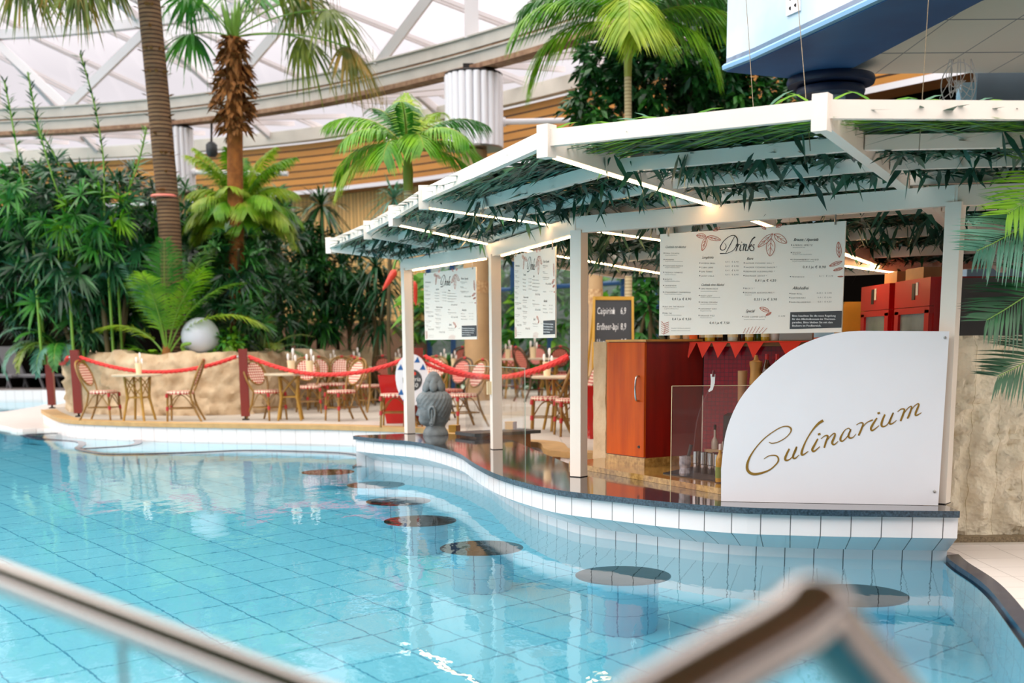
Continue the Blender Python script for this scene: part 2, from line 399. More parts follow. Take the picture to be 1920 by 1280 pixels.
s2 = wn('Math', operation='MULTIPLY_ADD'); t.links.new(pw.outputs[0], s2.inputs[0]); s2.inputs[1].default_value = LOBE
t.links.new(zs.outputs[0], s2.inputs[2])
s3 = wn('Math', operation='ADD'); t.links.new(s2.outputs[0], s3.inputs[0]); s3.inputs[1].default_value = SKY
t.links.new(rp.outputs[0], bg.inputs[0]); t.links.new(s3.outputs[0], bg.inputs[1])
sc.view_settings.view_transform = 'Standard'; sc.view_settings.look = 'None'
sc.view_settings.exposure = EXPO; sc.view_settings.gamma = 1; sc.view_settings.use_curve_mapping = False
cy = sc.cycles; cy.max_bounces = 10; cy.transparent_max_bounces = 24; cy.transmission_bounces = 8; cy.diffuse_bounces = 5
cy.blur_glossy = .6; cy.sample_clamp_indirect = 6; cy.use_denoising = True

# ------------------------------------------------------------------ pool
PZ = .27; CT = .37
q = N('pool_floor_tile'); b = q.n('BsdfPrincipled'); q.l(b.outputs[0], q.out.inputs[0]); b.inputs['Roughness'].default_value = .35
co = q.coord('Object', rot=(0, 0, rad(52))); s = q.n('SeparateXYZ'); q.l(co, s.inputs[0])
j = None
for ax in (0, 1):
    f = q.ma('LESS_THAN', q.ma('FRACT', q.ma('DIVIDE', s.outputs[ax], .41)), .03)
    j = f if j is None else q.ma('MAXIMUM', j, f)
nz = q.n('TexNoise', i_Scale=.6); q.l(co, nz.inputs[0])
q.l(q.mix(j, q.mix(nz.outputs[0], lin('8ad6e7'), lin('66c4db')), lin('3690b0')), b.inputs['Base Color'])
M['pool_tile'] = q.m
q = N('pool_water'); g = q.n('BsdfGlass', i_IOR=1.33, i_Roughness=0.0); g.inputs[0].default_value = (.93, .985, 1, 1)
co = q.coord('Object', (1, .55, 1)); n1 = q.n('TexNoise', i_Scale=1.3, i_Detail=3.0); q.l(co, n1.inputs[0])
n2 = q.n('TexNoise', i_Scale=9.0, i_Detail=3.0); q.l(co, n2.inputs[0])
h = q.ma('MULTIPLY_ADD', n2.outputs[0], .16, n1.outputs[0])
bp = q.n('Bump', i_Strength=.35, i_Distance=.022); q.l(h, bp.inputs['Height']); q.l(bp.outputs[0], g.inputs['Normal'])
q.l(g.outputs[0], q.out.inputs[0]); M['water'] = q.m
M['pool_wall'] = stripem('pool_wall_tile', '86d4ea', '2f8fb2', 0, .2, .04, rough=.3, var=.06, axis2=1, pitch2=.41, frac2=.025, bump=0)

mb = MB(); mb.add([(-30, -6, -1.3), (12, -6, -1.3), (12, 40, -1.3), (-30, 40, -1.3)], [(0, 1, 2, 3)])
struct('pool_floor', mb, 'pool_tile')
mb = MB(); mb.add([(-30, -6, 0), (12, -6, 0), (12, 40, 0), (-30, 40, 0)], [(0, 1, 2, 3)])
o = struct('pool_water', mb, 'water'); o['label'] = 'clear turquoise pool water with gentle ripples'

# ------------------------------------------------------------------ swim-up counter (curved)
FR = crv([at(*p, CT) for p in ((662,817),(710,822),(785,829),(854,847),(886,866),(925,886),(978,903),(1045,918),(1150,930),(1266,942),(1376,950),(1500,954),(1610,956),(1800,958))], 5)
BK = [(2.86, 8.02), (1.75, 8.12), (1.47, 8.3), (.66, 9.86), (.5, 10.5), (.26, 11.7), (.02, 13.0), (-.6, 13.98), (-1.3, 14.1), (-1.84, 13.9)]
root = thing('bar_counter', 'curved swim-up counter with dark polished granite top over white tiles', 'counter', (0.5, 9, -1.3))
poly = [tuple(p[:2]) for p in FR] + BK
mb = MB(); mb.prism(poly, CT - .042, CT, 0, 1); mb.build('granite_top', ['granite', 'granite_edge'], root)
i1, i3 = offs(FR, .035), offs(FR, .28)
mb = MB()
A_, B_, C_, D_ = zset(i1, CT - .04), zset(i1, .19), zset(i3, .066), zset(i3, -1.3)
mb.strip(A_, B_, 0, True); mb.strip(B_, C_, 0, True); mb.strip(C_, D_, 0, True)
E_ = zset(i3, CT - .04)
for e in (0, -1):
    mb.add([A_[e], B_[e], C_[e], E_[e]], [(0, 1, 2, 3)], 0, [[(0.05, 0), (.1, 0), (.1, .1), (.05, .1)]])
    bk = V((BK[0] if e == -1 else BK[-1]) + (0,))
    mb.add([E_[e], D_[e], V((bk.x, bk.y, -1.3)), V((bk.x, bk.y, CT-.04))], [(0, 1, 2, 3)], 0, [[(0.05, 0), (.1, 0), (.1, .1), (.05, .1)]])
mb.strip([V(p + (-1.3,)) for p in BK], [V(p + (CT-.04,)) for p in BK])
mb.build('tiled_front', 'tile_face', root)
mb = MB(); yl = [(.5, 10.18), (.63, 9.87), (1.465, 8.26), (1.8, 8.1), (3.02, 8.03), (3.1, 9.3), (1.72, 10.02), (.82, 10.5)]
mb.prism(yl, CT + .001, CT + .045)
inner = mb.build('work_surface', 'yellow_granite', root); tag(inner, 'yellow speckled stone work surface')
mb = MB(); mb.prism([(.62, 10.05), (1.5, 8.4), (3.0, 8.2), (3.05, 9.25), (1.7, 9.98), (.85, 10.4)], .05, CT); mb.build('base_block', 'grey_panel', root); mb = MB(); mb.prism([(1.68, 9.3), (2.9, 8.75), (2.98, 9.1), (1.78, 9.66)], CT + .045, .86); mb.build('raised_shelf', 'black', root)

# stools set in the pool
for k, (px, py, lab) in enumerate(((1168, 1083, 'round dark stone pool stool second from the right, in front of the white sign'),
        (903, 1031, 'round dark stone pool stool with a warm lamp reflection on its top'), (788, 980, 'round dark stone pool stool crossed by the reflection of a white post'),
        (747, 943, 'round dark stone pool stool with a red reflection on its top'), (705, 912, 'small looking dark stone pool stool half hidden against the white counter wall'),
        (615, 888, 'farthest round dark stone pool stool, near the left tip of the counter'), (1603, 1120, 'rightmost round dark stone pool stool, behind the blurred handrail'))):
    p = at(px, py, -.025)
    r = thing('pool_stool', lab, 'stool', (p.x, p.y, -1.3), 0, 'stools in the pool')
    mb = MB(); mb.lathe([(.29, -.07), (.3, -.06), (.3, -.03), (.295, -.025)], (p.x, p.y, 0), 40); mb.build('seat', 'stool_top', r)
    mb = MB(); nn = 20
    lo = [V((p.x + .225*math.cos(2*pi*i/nn), p.y + .225*math.sin(2*pi*i/nn), -1.3)) for i in range(nn+1)]
    mb.strip(lo, zset(lo, -.07)); mb.build('pillar', 'pool_wall', r, 40)

# right deck with navy overflow edge
ed = crv([at(*p, .03) for p in ((1772,1040),(1790,1056),(1832,1084),(1862,1112),(1897,1157),(1937,1212),(1990,1300))] + [(2.15, 4.2, .03), (1.9, 2.2, .03), (1.6, -1, .03)], 5)
ed = zset(ed, .03)
in_ = offs(ed, .085)
mb = MB(); mb.prism([tuple(p[:2]) for p in in_] + [(10, -1), (10, 8.1), (2.84, 8.1)], -1.3, .035); struct('floor_deck', mb, 'deck_tile')
mb = MB(); mb.strip(zset(ed, .03), zset(in_, .037), 0, True); mb.strip(zset(ed, -1.3), zset(ed, .03), 0, True)
mb.strip(zset(offs(ed, -.015), -1.3), zset(offs(ed, -.015), -.06), 1, True)
struct('trim_navy', mb, ['navy', 'pool_wall'])

# terrace (patio), its tiled front and tan coping
PE = crv([at(*p, PZ) for p in ((82,768),(98,777),(127,786),(200,790),(320,793),(450,795),(600,797),(700,800),(760,802),(800,804))] + [(-.6, 15.0, PZ), (-.15, 14.2, PZ), (.36, 13.85, PZ), (.47, 12.8, PZ), (1.15, 12.35, PZ)], 4)
pp = [tuple(p[:2]) for p in PE]
mb = MB(); mb.prism(pp + [(9, 12.2), (9, 33), (-9.6, 33), (-9.2, 24)], -1.3, PZ - .002); struct('floor', mb, 'patio')
fo = offs(PE, -.02)
mb = MB(); mb.strip(zset(fo, -1.3), zset(fo, PZ-.035), 0, True); struct('wall_terrace', mb, 'tile_step')
mb = MB(); oo, ii = offs(PE, -.05), offs(PE, .22)
mb.strip(zset(oo, PZ + .006), zset(ii, PZ + .006), 0, True); mb.strip(zset(oo, PZ - .06), zset(oo, PZ+.006), 0, True); mb.strip(zset(fo, PZ-.06), zset(oo, PZ-.06), 0, False)
struct('trim_coping', mb, 'coping')
# overflow edge along the terrace: a navy tile line at the water surface
def edge_line(px, cl=False):
    e_ = zset(crv([at(*p, .006) for p in px], 5, cl), .006); mb = MB(); mb.strip(zset(offs(e_, -.055), .006), zset(offs(e_, .055), .006), 0, True); mb.strip(zset(offs(e_, -.045), -.25), zset(offs(e_, -.045), .006), 0, True); return mb, e_
mb, st = edge_line(((43,815),(71,821),(143,826),(154,833),(147,840),(171,846),(214,850),(357,847),(457,843),(571,845),(655,849),(689,858),(677,869),(668,874)))
mb2, _e = edge_line(((46,814),(120,811),(200,815),(248,821),(260,828),(245,834),(190,838),(150,840))); mb.add(mb2.v, mb2.f, 0, mb2.uv); struct('trim_step', mb, 'navy')
mb = MB(); mb.prism([tuple(p[:2]) for p in offs(st, .05)] + [(-1.2, 14.6), (-1.2, 16.4), (-5, 17.6), (-8, 19), (-8.5, 19.5)], -1.3, -.16); struct('pool_step', mb, 'pool_tile')
# curved lip between the two basins at the far left
lp = [at(*p, .05) for p in ((-90,792),(0,797),(30,804),(82,803),(125,806),(150,800),(135,782),(100,757),(62,763),(0,772),(-90,779))]
mb = MB(); mb.prism([tuple(p[:2]) for p in crv(lp, 4, True)], -1.3, .05); struct('pool_lip', mb, 'deck_tile')
mb = MB(); mb.prism([(-34, 31.8), (-12.6, 31.8), (-9, 29), (-9, 45), (-34, 45)], -1.3, .26); struct('floor_far_deck', mb, 'tile_step')
# inside of the bar and landing step
mb = MB(); mb.prism([(-.15, 14.1), (-.5, 14.1), (-.45, 13.8), (-.02, 13.0), (.2, 11.8), (.55, 10.3), (1.5, 8.3), (3.0, 8.0), (9, 8.1), (9, 12.3), (1.12, 12.35), (.45, 12.8), (.34, 13.82)], -1.3, .05); struct('floor_bar', mb, 'patio')
mb = MB(); mb.box((.79, 12.55, .155), (.8, .03, .21), rad(-33)); mb.box((.72, 12.38, .1), (.8, .3, .1), rad(-33), 1); struct('trim_riser', mb, ['wood', 'patio'])

# ------------------------------------------------------------------ right split-stone wall
def rough_wall(name, pts, z0, ztop, th, mat, amp, du=.05, wav=0, seed=0, cap=True, kind='structure', fq=5):
    """stone wall along a plan polyline, its face and top broken up by noise"""
    P = [V((p[0], p[1], 0)) for p in pts]; d = [0]
    for a, b_ in zip(P, P[1:]): d.append(d[-1] + (b_ - a).length)
    n = max(2, int(d[-1] / du)); m_ = max(4, int((ztop - z0) / du)); mb = MB()
    def pos(u):
        for i in range(len(P)-1):
            if u <= d[i+1] + 1e-6:
                f = (u - d[i]) / (d[i+1] - d[i]); t_ = (P[i+1] - P[i]).normalized(); return P[i].lerp(P[i+1], f), V((t_.y, -t_.x, 0))
    top = []
    for i in range(n+1):
        u = d[-1]*i/n; p, nn = pos(u)
        zt = ztop + wav * (noise.noise(V((u*1.3, seed, 0))) + .5*noise.noise(V((u*4, seed, 3))))
        for k in range(m_+1):
            z = z0 + (zt - z0)*k/m_
            a = amp * (noise.noise(V((u*fq, z*fq, seed))) + .6*noise.noise(V((u*fq*2.6, z*fq*2.6, seed))))
            edge = .04*max(0, (k - m_ + 2)) if wav else 0
            mb.v.append(p + nn*(a - edge) + V((0, 0, z)))
        mb.v.append(p - nn*th + V((0, 0, zt))); mb.v.append(p - nn*th + V((0, 0, z0)))
    st_ = m_ + 3
    for i in range(n):
        u0, u1 = d[-1]*i/n, d[-1]*(i+1)/n
        for k in range(m_+2):
            z0_, z1_ = z0 + (ztop-z0)*k/m_, z0 + (ztop-z0)*(k+1)/m_
            mb.face((i*st_+k, (i+1)*st_+k, (i+1)*st_+k+1, i*st_+k+1), 0, [(u0, z0_), (u1, z0_), (u1, z1_), (u0, z1_)])
    for i in (0, n): mb.face([i*st_+k for k in range(st_)][::(1 if i == 0 else -1)], 0, [(.1, .1)]*st_)
    o = mb.build(name, mat, None, 60)
    if kind: o['kind'] = kind
    return o
rough_wall('wall_right', [(3.0, 8.12), (8.5, 8.12)], .08, 1.46, .35, 'pale_stone', .07, .035, .015, 5, fq=9)
mb = MB(); mb.box((5.76, 8.2, .06), (5.5, .36, .055)); struct('trim_plinth', mb, 'plinth')
rough_wall('wall_pier', [at(1112, 862, .30)[:2], at(1135, 866, .30)[:2]], .05, 1.44, .18, 'sandstone', .01, .04, 0, 9)
mb = MB(); mb.box((5.2, 9.15, .97), (3.55, .06, 1.86)); struct('wall_partition', mb, 'grey_panel')

# ------------------------------------------------------------------ left sandstone planter wall
SW = crv([(-8.7, 25.2), (-8.25, 22.0), (-7.6, 20.75), (-6.5, 19.95), (-5.0, 19.75), (-4.3, 20.3), (-4.0, 22), (-3.4, 24), (-2.7, 25.2)], 4)
rough_wall('wall_planter', [tuple(p[:2]) for p in SW], PZ - .02, 1.31, .3, 'sandstone', .10, .06, .1, 2, fq=7)
mb = MB(); ins = offs(SW, .25); mb.prism([tuple(p[:2]) for p in ins] + [(-3, 26.4), (-5, 28.2), (-9.4, 30)], PZ, 1.12); o = struct('planter_soil', mb, 'soil')

# ------------------------------------------------------------------ hall envelope: curved wall, eave, ring girder, glazed roof
HS = 1.18                                           # the envelope stands this much farther out than first measured
KZ = lambda z: CZ + (z - CZ)*HS
kp = lambda L: [(x*HS, y*HS) for x, y in L]
W = crv(kp([(-26, 36), (-17.5, 31), (-12, 28.4), (-8, 27.3), (-4.53, 25.74), (-3.0, 24.7), (-1.2, 23.3), (1.3, 20.5), (3.2, 17.8), (4.87, 15.47), (7, 12.6)]), 8)
G = crv(kp([(-19, 25.2), (-13, 23.8), (-9.55, 22.97), (-8.1, 22.7), (-6, 22.0), (-4.28, 21.09), (-2.6, 19.9), (-.49, 17.9), (1.19, 15.85), (2.5, 13.6), (3.5, 11.4)]), 8)
Wb = offs(W, .55); W0 = offs(W, .12)
mb = MB(); mb.strip(zset(W0, KZ(4.6)), zset(W, KZ(5.57)), 0, True)
mb.strip(zset(W0, KZ(4.6)), zset(Wb, KZ(4.6)), 1)
struct('wall_upper', mb, ['slat_up', 'eave'])
mb = MB(); a_ = offs(W, -.03); mb.strip(zset(a_, KZ(4.55)), zset(a_, KZ(4.63)), 0, True); mb.strip(zset(a_, KZ(4.55)), zset(Wb, KZ(4.55)), 1); struct('trim_ledge', mb, ['tube_white', 'wood'])
ea = offs(W, -.22); mb = MB(); mb.strip(zset(ea, KZ(5.6)), zset(ea, KZ(5.84)), 0, True); mb.strip(zset(ea, KZ(5.6)), zset(W, KZ(5.6))); mb.strip(zset(ea, KZ(5.84)), zset(Wb, KZ(5.86)), 0, True); struct('trim_eave', mb, 'eave')
def wsec(x0, x1): return [p for p in Wb if x0 <= p.x <= x1]
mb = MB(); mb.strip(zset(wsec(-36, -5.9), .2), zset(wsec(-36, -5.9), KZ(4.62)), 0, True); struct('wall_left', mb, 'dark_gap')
ws = wsec(-6.4, -1.8); mb = MB(); mb.strip(zset(ws, 1.9), zset(ws, KZ(4.62)), 0, True); struct('wall_boards', mb, 'slat_low')
mb = MB(); mb.strip(zset(offs(ws, -.05), .2), zset(offs(ws, -.05), 1.95), 0, True); struct('wall_stone_base', mb, 'brown_stone')
# glazed side of the hall
gs = wsec(-2.0, 3.1); fm = MB()
mb = MB(); mb.strip(zset(gs, .2), zset(gs, 3.9), 0, True); wv = struct('window_1', mb, 'window_glass')
for i in range(0, len(gs), 2): fm.box((gs[i].x, gs[i].y, 2.1), (.12, .12, 3.8))
for z in (.3, 2.6, 3.9): fm.tube(zset(gs, z), .05, 6)
M['mullion'] = pm('blue_mullion', '1d4c7c', .4); fm.build('window_frame', 'mullion', wv)
mb = MB(); mb.strip(zset(gs, 3.9), zset(gs, KZ(4.62)), 0, True); struct('wall_spandrel', mb, 'slat_low')
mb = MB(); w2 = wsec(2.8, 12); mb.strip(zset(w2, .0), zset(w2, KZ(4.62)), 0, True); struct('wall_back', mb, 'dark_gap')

gr = thing('ring_girder', 'long curved double steel ring girder with a rusty seam and dark underside', 'girder', (-3, 19.5, 5.4)); gr['kind'] = 'structure'
def sweep(path, wid, z0, z1):
    mb = MB(); l_, r_ = offs(path, wid/2), offs(path, -wid/2)
    mb.strip(zset(r_, z0), zset(r_, z1), 0, True); mb.strip(zset(l_, z0), zset(l_, z1)); mb.strip(zset(r_, z1), zset(l_, z1), 0, True); mb.strip(zset(r_, z0), zset(l_, z0)); return mb
def join(*ms):
    o = MB()
    for k, (m_, s_) in enumerate(ms): o.add(m_.v, m_.f, s_, m_.uv)
    return o
gz = KZ(5.36)
for z0, h_, nm in ((gz+.03, .23, 'lower_channel'), (gz+.3, .23, 'upper_channel')):
    join((sweep(G, .12, z0+.02, z0+h_-.02), 0), (sweep(G, .2, z0, z0+.025), 0), (sweep(G, .2, z0+h_-.025, z0+h_), 0)).build(nm, 'girder', gr)
sweep(G, .16, gz+.255, gz+.305).build('rust_seam', 'rust', gr); sweep(G, .3, gz-.05, gz+.03).build('underside_plate', 'rust', gr)

rf = thing('roof_frame', 'white steel lattice roof frame with sloping glazing bars', 'roof frame', (-3, 20, 6)); rf['kind'] = 'structure'
GL = [0]
for a, b_ in zip(G, G[1:]): GL.append(GL[-1] + (b_ - a).length)
def gat(path, u, acc=None):
    if acc is None:
        acc = [0]
        for a, b_ in zip(path, path[1:]): acc.append(acc[-1] + (b_ - a).length)
    u = max(0, min(u, acc[-1]))
    for i in range(len(path)-1):
        if u <= acc[i+1]: return path[i].lerp(path[i+1], (u - acc[i]) / max(1e-6, acc[i+1] - acc[i]))
    return path[-1]
def near(px):                                     # arc length on the girder that is seen at a pixel column
    best = min(range(1001), key=lambda k: abs(960 + F*gat(G, GL[-1]*k/1000, GL).x/gat(G, GL[-1]*k/1000, GL).y - px)); return GL[-1]*best/1000
ch = zset(G, KZ(7.12))
sweep(G, .16, KZ(7.04), KZ(7.2)).build('top_chord', 'steel_white', rf)
nodes = [near(p) for p in (-260, 40, 333, 610, 895, 1240)]
for k, u in enumerate(nodes):
    g0 = gat(G, u, GL)
    mb = MB(); mb.bar((g0.x, g0.y, gz+.5), (g0.x, g0.y, KZ(7.1)), .24, .12, (0, 1, 0)); mb.build('vertical_member', 'steel_white', rf)
    if k + 1 < len(nodes):
        mid = gat(G, (u + nodes[k+1]) / 2 - .3, GL); g1 = gat(G, nodes[k+1], GL)
        for a in (g0, g1):
            mb = MB(); mb.bar((mid.x, mid.y, gz+.5), (a.x, a.y, KZ(7.1)), .17, .12, (0, 1, 0)); mb.build('diagonal_member', 'steel_white', rf)
# roof surface climbs inward from the eave
WL = [0]
for a, b_ in zip(W, W[1:]): WL.append(WL[-1] + (b_ - a).length)
def roofp(u, s_):                                 # point on the roof, u along the wall, s_ metres inward
    p = gat(W, u, WL); p2 = gat(W, u + .3, WL); t_ = (p2 - p).normalized(); n_ = V((t_.y, -t_.x, 0))
    q_ = p + n_ * s_; return V((q_.x, q_.y, KZ(5.9) + .36*s_))
mb = MB(); us = [WL[-1]*k/40*.98 for k in range(41)]
mb.strip([roofp(u, 0) for u in us], [roofp(u, 9.0) for u in us], 0, True); o = mb.build('glazing', 'roof_glass', rf)
u = 6.0
while u < WL[-1] - 2:
    mb = MB()
    for dd in (0, .17):
        a = roofp(u + dd, -.1) - V((0, 0, .05)); c = roofp(u + dd - 2.6, 4.5) - V((0, 0, .05)); e = roofp(u + dd - 5.0, 8.8) - V((0, 0, .05))
        mb.bar(a, c, .045, .07); mb.bar(c, e, .045, .07)
    mb.build('glazing_bar', 'steel_white', rf); u += 2.3
for k in range(6):
    u = 6 + k*5.4
    a = roofp(u, 0.2) - V((0, 0, .2)); c = roofp(u + 2.2, 8.5) - V((0, 0, .2)); mb = MB(); mb.bar(a, c, .12, .16); mb.build('rafter', 'steel_white', rf)
for k, u in enumerate(nodes[:-1]):                # ties from the girder back to the eave
    g0 = gat(G, u, GL); wl = min(W, key=lambda p: (p - V((g0.x, g0.y, p.z))).length)
    for dx in (-1.7, 0, 1.7):
        w_ = gat(W, WL[W.index(wl)] + dx, WL); mb = MB(); mb.bar((g0.x, g0.y, gz+.1), (w_.x, w_.y, KZ(6.0)), .09, .1); mb.build('tie', 'steel_white', rf)

p = atd(735, 262, 26.5); wl = min(W0, key=lambda q_: (q_ - V((p.x, p.y, q_.z))).length); p = atd(735, 262, wl.y - .12); t_ = thing('wall_lamp', 'small bright square lamp on the horizontal boards above the slender palm', 'wall lamp', p)
mb = MB(); mb.box(p, (.26, .1, .18)); mb.build('housing', 'tube_white', t_); mb = MB(); mb.box(p + V((0, -.055, -.01)), (.22, .02, .14)); mb.build('lens', 'spot', t_)
# columns with white tube drums under the girder
def drum_column(px, lab, rr, arms, yb):
    u = near(px); g0 = gat(G, u, GL); r = thing('drum_column', lab, 'column', (g0.x, g0.y, PZ)); r['kind'] = 'structure'
    top = gz - .12; z0 = atd(px, yb, g0.y).z
    mb = MB(); mb.lathe([(.22, PZ), (.22, z0 - .05)], (g0.x, g0.y, 0), 20); mb.build('shaft', pm('tan_column', 'c7a274', .7, var=.25, vs=3) if 'tan_column' not in bpy.data.materials else bpy.data.materials['tan_column'], r, 40)
    mb = MB(); mb.lathe([(.225, 2.3), (.225, 2.5)], (g0.x, g0.y, 0), 20, cap=False); mb.build('frieze_band', pm('leaf_frieze', 'a06a3a', .7, var=.7, vs=22, col2='e0bf8e') if 'leaf_frieze' not in bpy.data.materials else bpy.data.materials['leaf_frieze'], r)
    nt = 22
    mb = MB(); mb.lathe([(rr+.02, z0-.03), (rr+.02, z0)], (g0.x, g0.y, 0), 28); mb.build('bottom_plate', 'steel_dull', r)
    mb = MB(); mb.lathe([(rr+.01, top), (rr+.03, top+.02), (rr+.01, top+.04)], (g0.x, g0.y, 0), 28); mb.lathe([(rr-.08, z0), (rr-.08, top)], (g0.x, g0.y, 0), 20, 0); mb.box((g0.x, g0.y, top + .1), (.35, .3, .16)); mb.build('dark_core', 'dark_metal', r)
    for i in range(nt):
        a = 2*pi*i/nt; x, y = g0.x + (rr-.03)*math.cos(a), g0.y + (rr-.03)*math.sin(a); tr_ = rr*pi/nt*.93
        mb = MB(); mb.lathe([(tr_, z0), (tr_, top)], (x, y, 0), 10); mb.build('drum_tube', 'tube_white', r, 60)
    for dx, dy, dz, L in arms:
        d = V((dx, dy, dz)).normalized(); p = V((g0.x, g0.y, z0 + .42)) + d*(rr-.05)
        mb = MB(); mb.tube([p, p + d*.12, p + d*.13, p + d*L], [.08, .08, .05, .05], 10); mb.build('pipe_arm', 'tube_white', r, 50)
    return r
drum_column(355, 'left column carrying a drum of white vertical tubes behind the tall palm trunks', .40, [(1, -.2, -.05, 2.2)], 360)
u = near(398); g0 = gat(G, u, GL); p = atd(397, 279, g0.y - .1); t_ = thing('speaker', 'small black loudspeaker right of the left tube drum', 'speaker', p)
mb = MB(); mb.lathe([(.08, -.16), (.12, -.1), (.12, .08), (.06, .14)], p, 14); mb.build('cabinet', 'black', t_, 50); mb = MB(); mb.tube([p + V((0, 0, .13)), V((p.x, g0.y, gz - .03))], .025, 8); mb.build('bracket', 'dark_metal', t_)
drum_column(898, 'middle column carrying a drum of white vertical tubes above the pergola', .47, [(1, .1, .03, 1.5)], 277)
g0 = at(1117, 790, PZ); g0 = V((g0.x, 16.5, 0)); g0.x = (1117-960)/F*16.5
cr = thing('tan_pillar', 'slim tan pillar with a leaf frieze behind the chalkboard', 'pillar', (g0.x, g0.y, PZ)); cr['kind'] = 'structure'
mb = MB(); mb.lathe([(.1, PZ), (.1, 3.3)], (g0.x, g0.y, 0), 20); mb.build('shaft', bpy.data.materials['tan_column'], cr, 40)
mb = MB(); mb.lathe([(.104, 1.95), (.104, 2.15)], (g0.x, g0.y, 0), 20, cap=False); mb.build('frieze_band', bpy.data.materials['leaf_frieze'], cr)

# dark wooden gallery over and behind the viewer
mb = MB(); mb.box((1, -2.6, 3.4), (15, 11.4, .25)); struct('ceiling_gallery', mb, 'wood')
mb = MB(); mb.box((1, -8.2, 1.6), (15, .2, 3.2)); struct('wall_rear', mb, 'wood')
# ------------------------------------------------------------------ balcony, top right
BZ = 4.2
O_ = [(4.3, 6.5), (3.11, 10.25), (2.46, 12.31), (2.26, 12.79)]
bal = thing('balcony', 'overhanging balcony with sky painted parapet and blue painted underside', 'balcony', (4, 10, BZ)); bal['kind'] = 'structure'
mb = MB(); lo = [V(p + (BZ,)) for p in O_]; mb.strip(lo, zset(lo, 7.2), 0, False); ino = offs(lo, -.15); mb.strip(zset(ino, BZ), zset(ino, 7.2)); mb.strip(zset(lo, 7.2), zset(ino, 7.2)); mb.build('parapet', 'skyp', bal)
mb = MB(); mb.tube(zset(offs(lo, .02), BZ + .03), .035, 6); mb.build('edge_trim', 'skyedge', bal)
mb = MB(); mb.prism([(4.3, 6.5), (3.11, 10.25), (2.46, 12.31), (2.26, 12.79), (2.99, 13.12), (3.54, 12.64), (3.91, 10.27), (5.2, 6.5)], BZ - .01, BZ + .12); mb.build('soffit', 'blue', bal)
mb = MB(); mb.prism([(5.2, 6.5), (3.91, 10.27), (3.54, 12.64), (3.4, 13.45), (9, 13.45), (9, 6.5)], BZ + .1, BZ + .3); mb.build('tile_ceiling', 'ceil', bal)
cx, cyy = 3.43, 13.1
cp = thing('painted_column', 'sky painted round column with two dark blue rings under the balcony', 'column', (cx, cyy, .05)); cp['kind'] = 'structure'
mb = MB(); mb.lathe([(.158, .05), (.158, BZ)], (cx, cyy, 0), 28); mb.build('shaft', pm('painted_cloud_column', '6fb2d4', .5, var=.6, vs=2.5, col2='d5e2ec'), cp, 40)
for z, r_ in ((4.15, .46), (4.04, .36)):
    mb = MB(); mb.lathe([(r_*.8, z-.05), (r_*.97, z-.04), (r_, z), (r_*.97, z+.04), (r_*.8, z+.05)], (cx, cyy, 0), 40); mb.build('ring', 'blue_dark', cp, 60)
mb = MB(); mb.box((7.2, 13.7, 2.3), (4.0, .1, 4.5)); struct('wall_balcony', mb, 'grey_blue')
mb = MB(); mb.box((5.03, 13.5, 2.1), (.17, .14, 4.2)); o = struct('trim_painted', mb, bpy.data.materials['painted_cloud_column'])
p = atd(1797, 160, 12.8)
t_ = thing('cable_hoop', 'white wire hoop with tangled loose cables hanging from the balcony ceiling', 'cable bundle', (p.x, p.y, p.z))
mb = MB(); mb.tube([V((p.x + .18*math.cos(a*pi/14), p.y, p.z + .23*math.sin(a*pi/14))) for a in range(28)], .006, 6, closed=True); mb.build('hoop', 'tube_white', t_)
mb = MB()
for k in range(11):
    x = p.x + R.uniform(-.12, .12); mb.tube(crv([(x, p.y, 4.32), (x + R.uniform(-.05, .05), p.y + R.uniform(-.05, .05), p.z + .1), (x + R.uniform(-.1, .1), p.y, p.z - R.uniform(0, .15)), (p.x + R.uniform(-.08, .08), p.y, p.z + .05)], 4), .0045, 5)
mb.build('cables', 'tube_white', t_)
a = onpl(1477, 0, O_[1], O_[2]); 
def pan(px, py, off=0, pa=O_[1], pb=O_[2]):
    n_ = V((-(pb[1]-pa[1]), pb[0]-pa[0], 0)).normalized(); 
    if n_.y > 0: n_ = -n_
    return onpl(px, py, pa, pb) + n_*off
mb = MB(); mb.add([pan(1477, -12, .02), pan(1502, -26, .02), pan(1502, 20, .02), pan(1477, 31, .02), pan(1477, -12, .001), pan(1502, -26, .001), pan(1502, 20, .001), pan(1477, 31, .001)], [(3, 2, 1, 0), (0, 1, 5, 4), (1, 2, 6, 5), (2, 3, 7, 6), (3, 0, 4, 7)])
o = mb.build('wall_plate', 'tube_white', None, None, pan(1489, 10)); tag(o, 'small white outlet plate with dark holes on the painted parapet', 'wall plate')
for k, (px, py) in enumerate(((1486, 16), (1496, 10), (1486, -2), (1496, -7))):
    mb = MB(); c = pan(px, py, .022); mb.lathe([(0, -.003), (.016, -.003), (.016, .003), (0, .003)], c, 10, 0, Matrix.Rotation(pi/2, 3, 'X')); mb.build('hole', 'dark_metal', o)

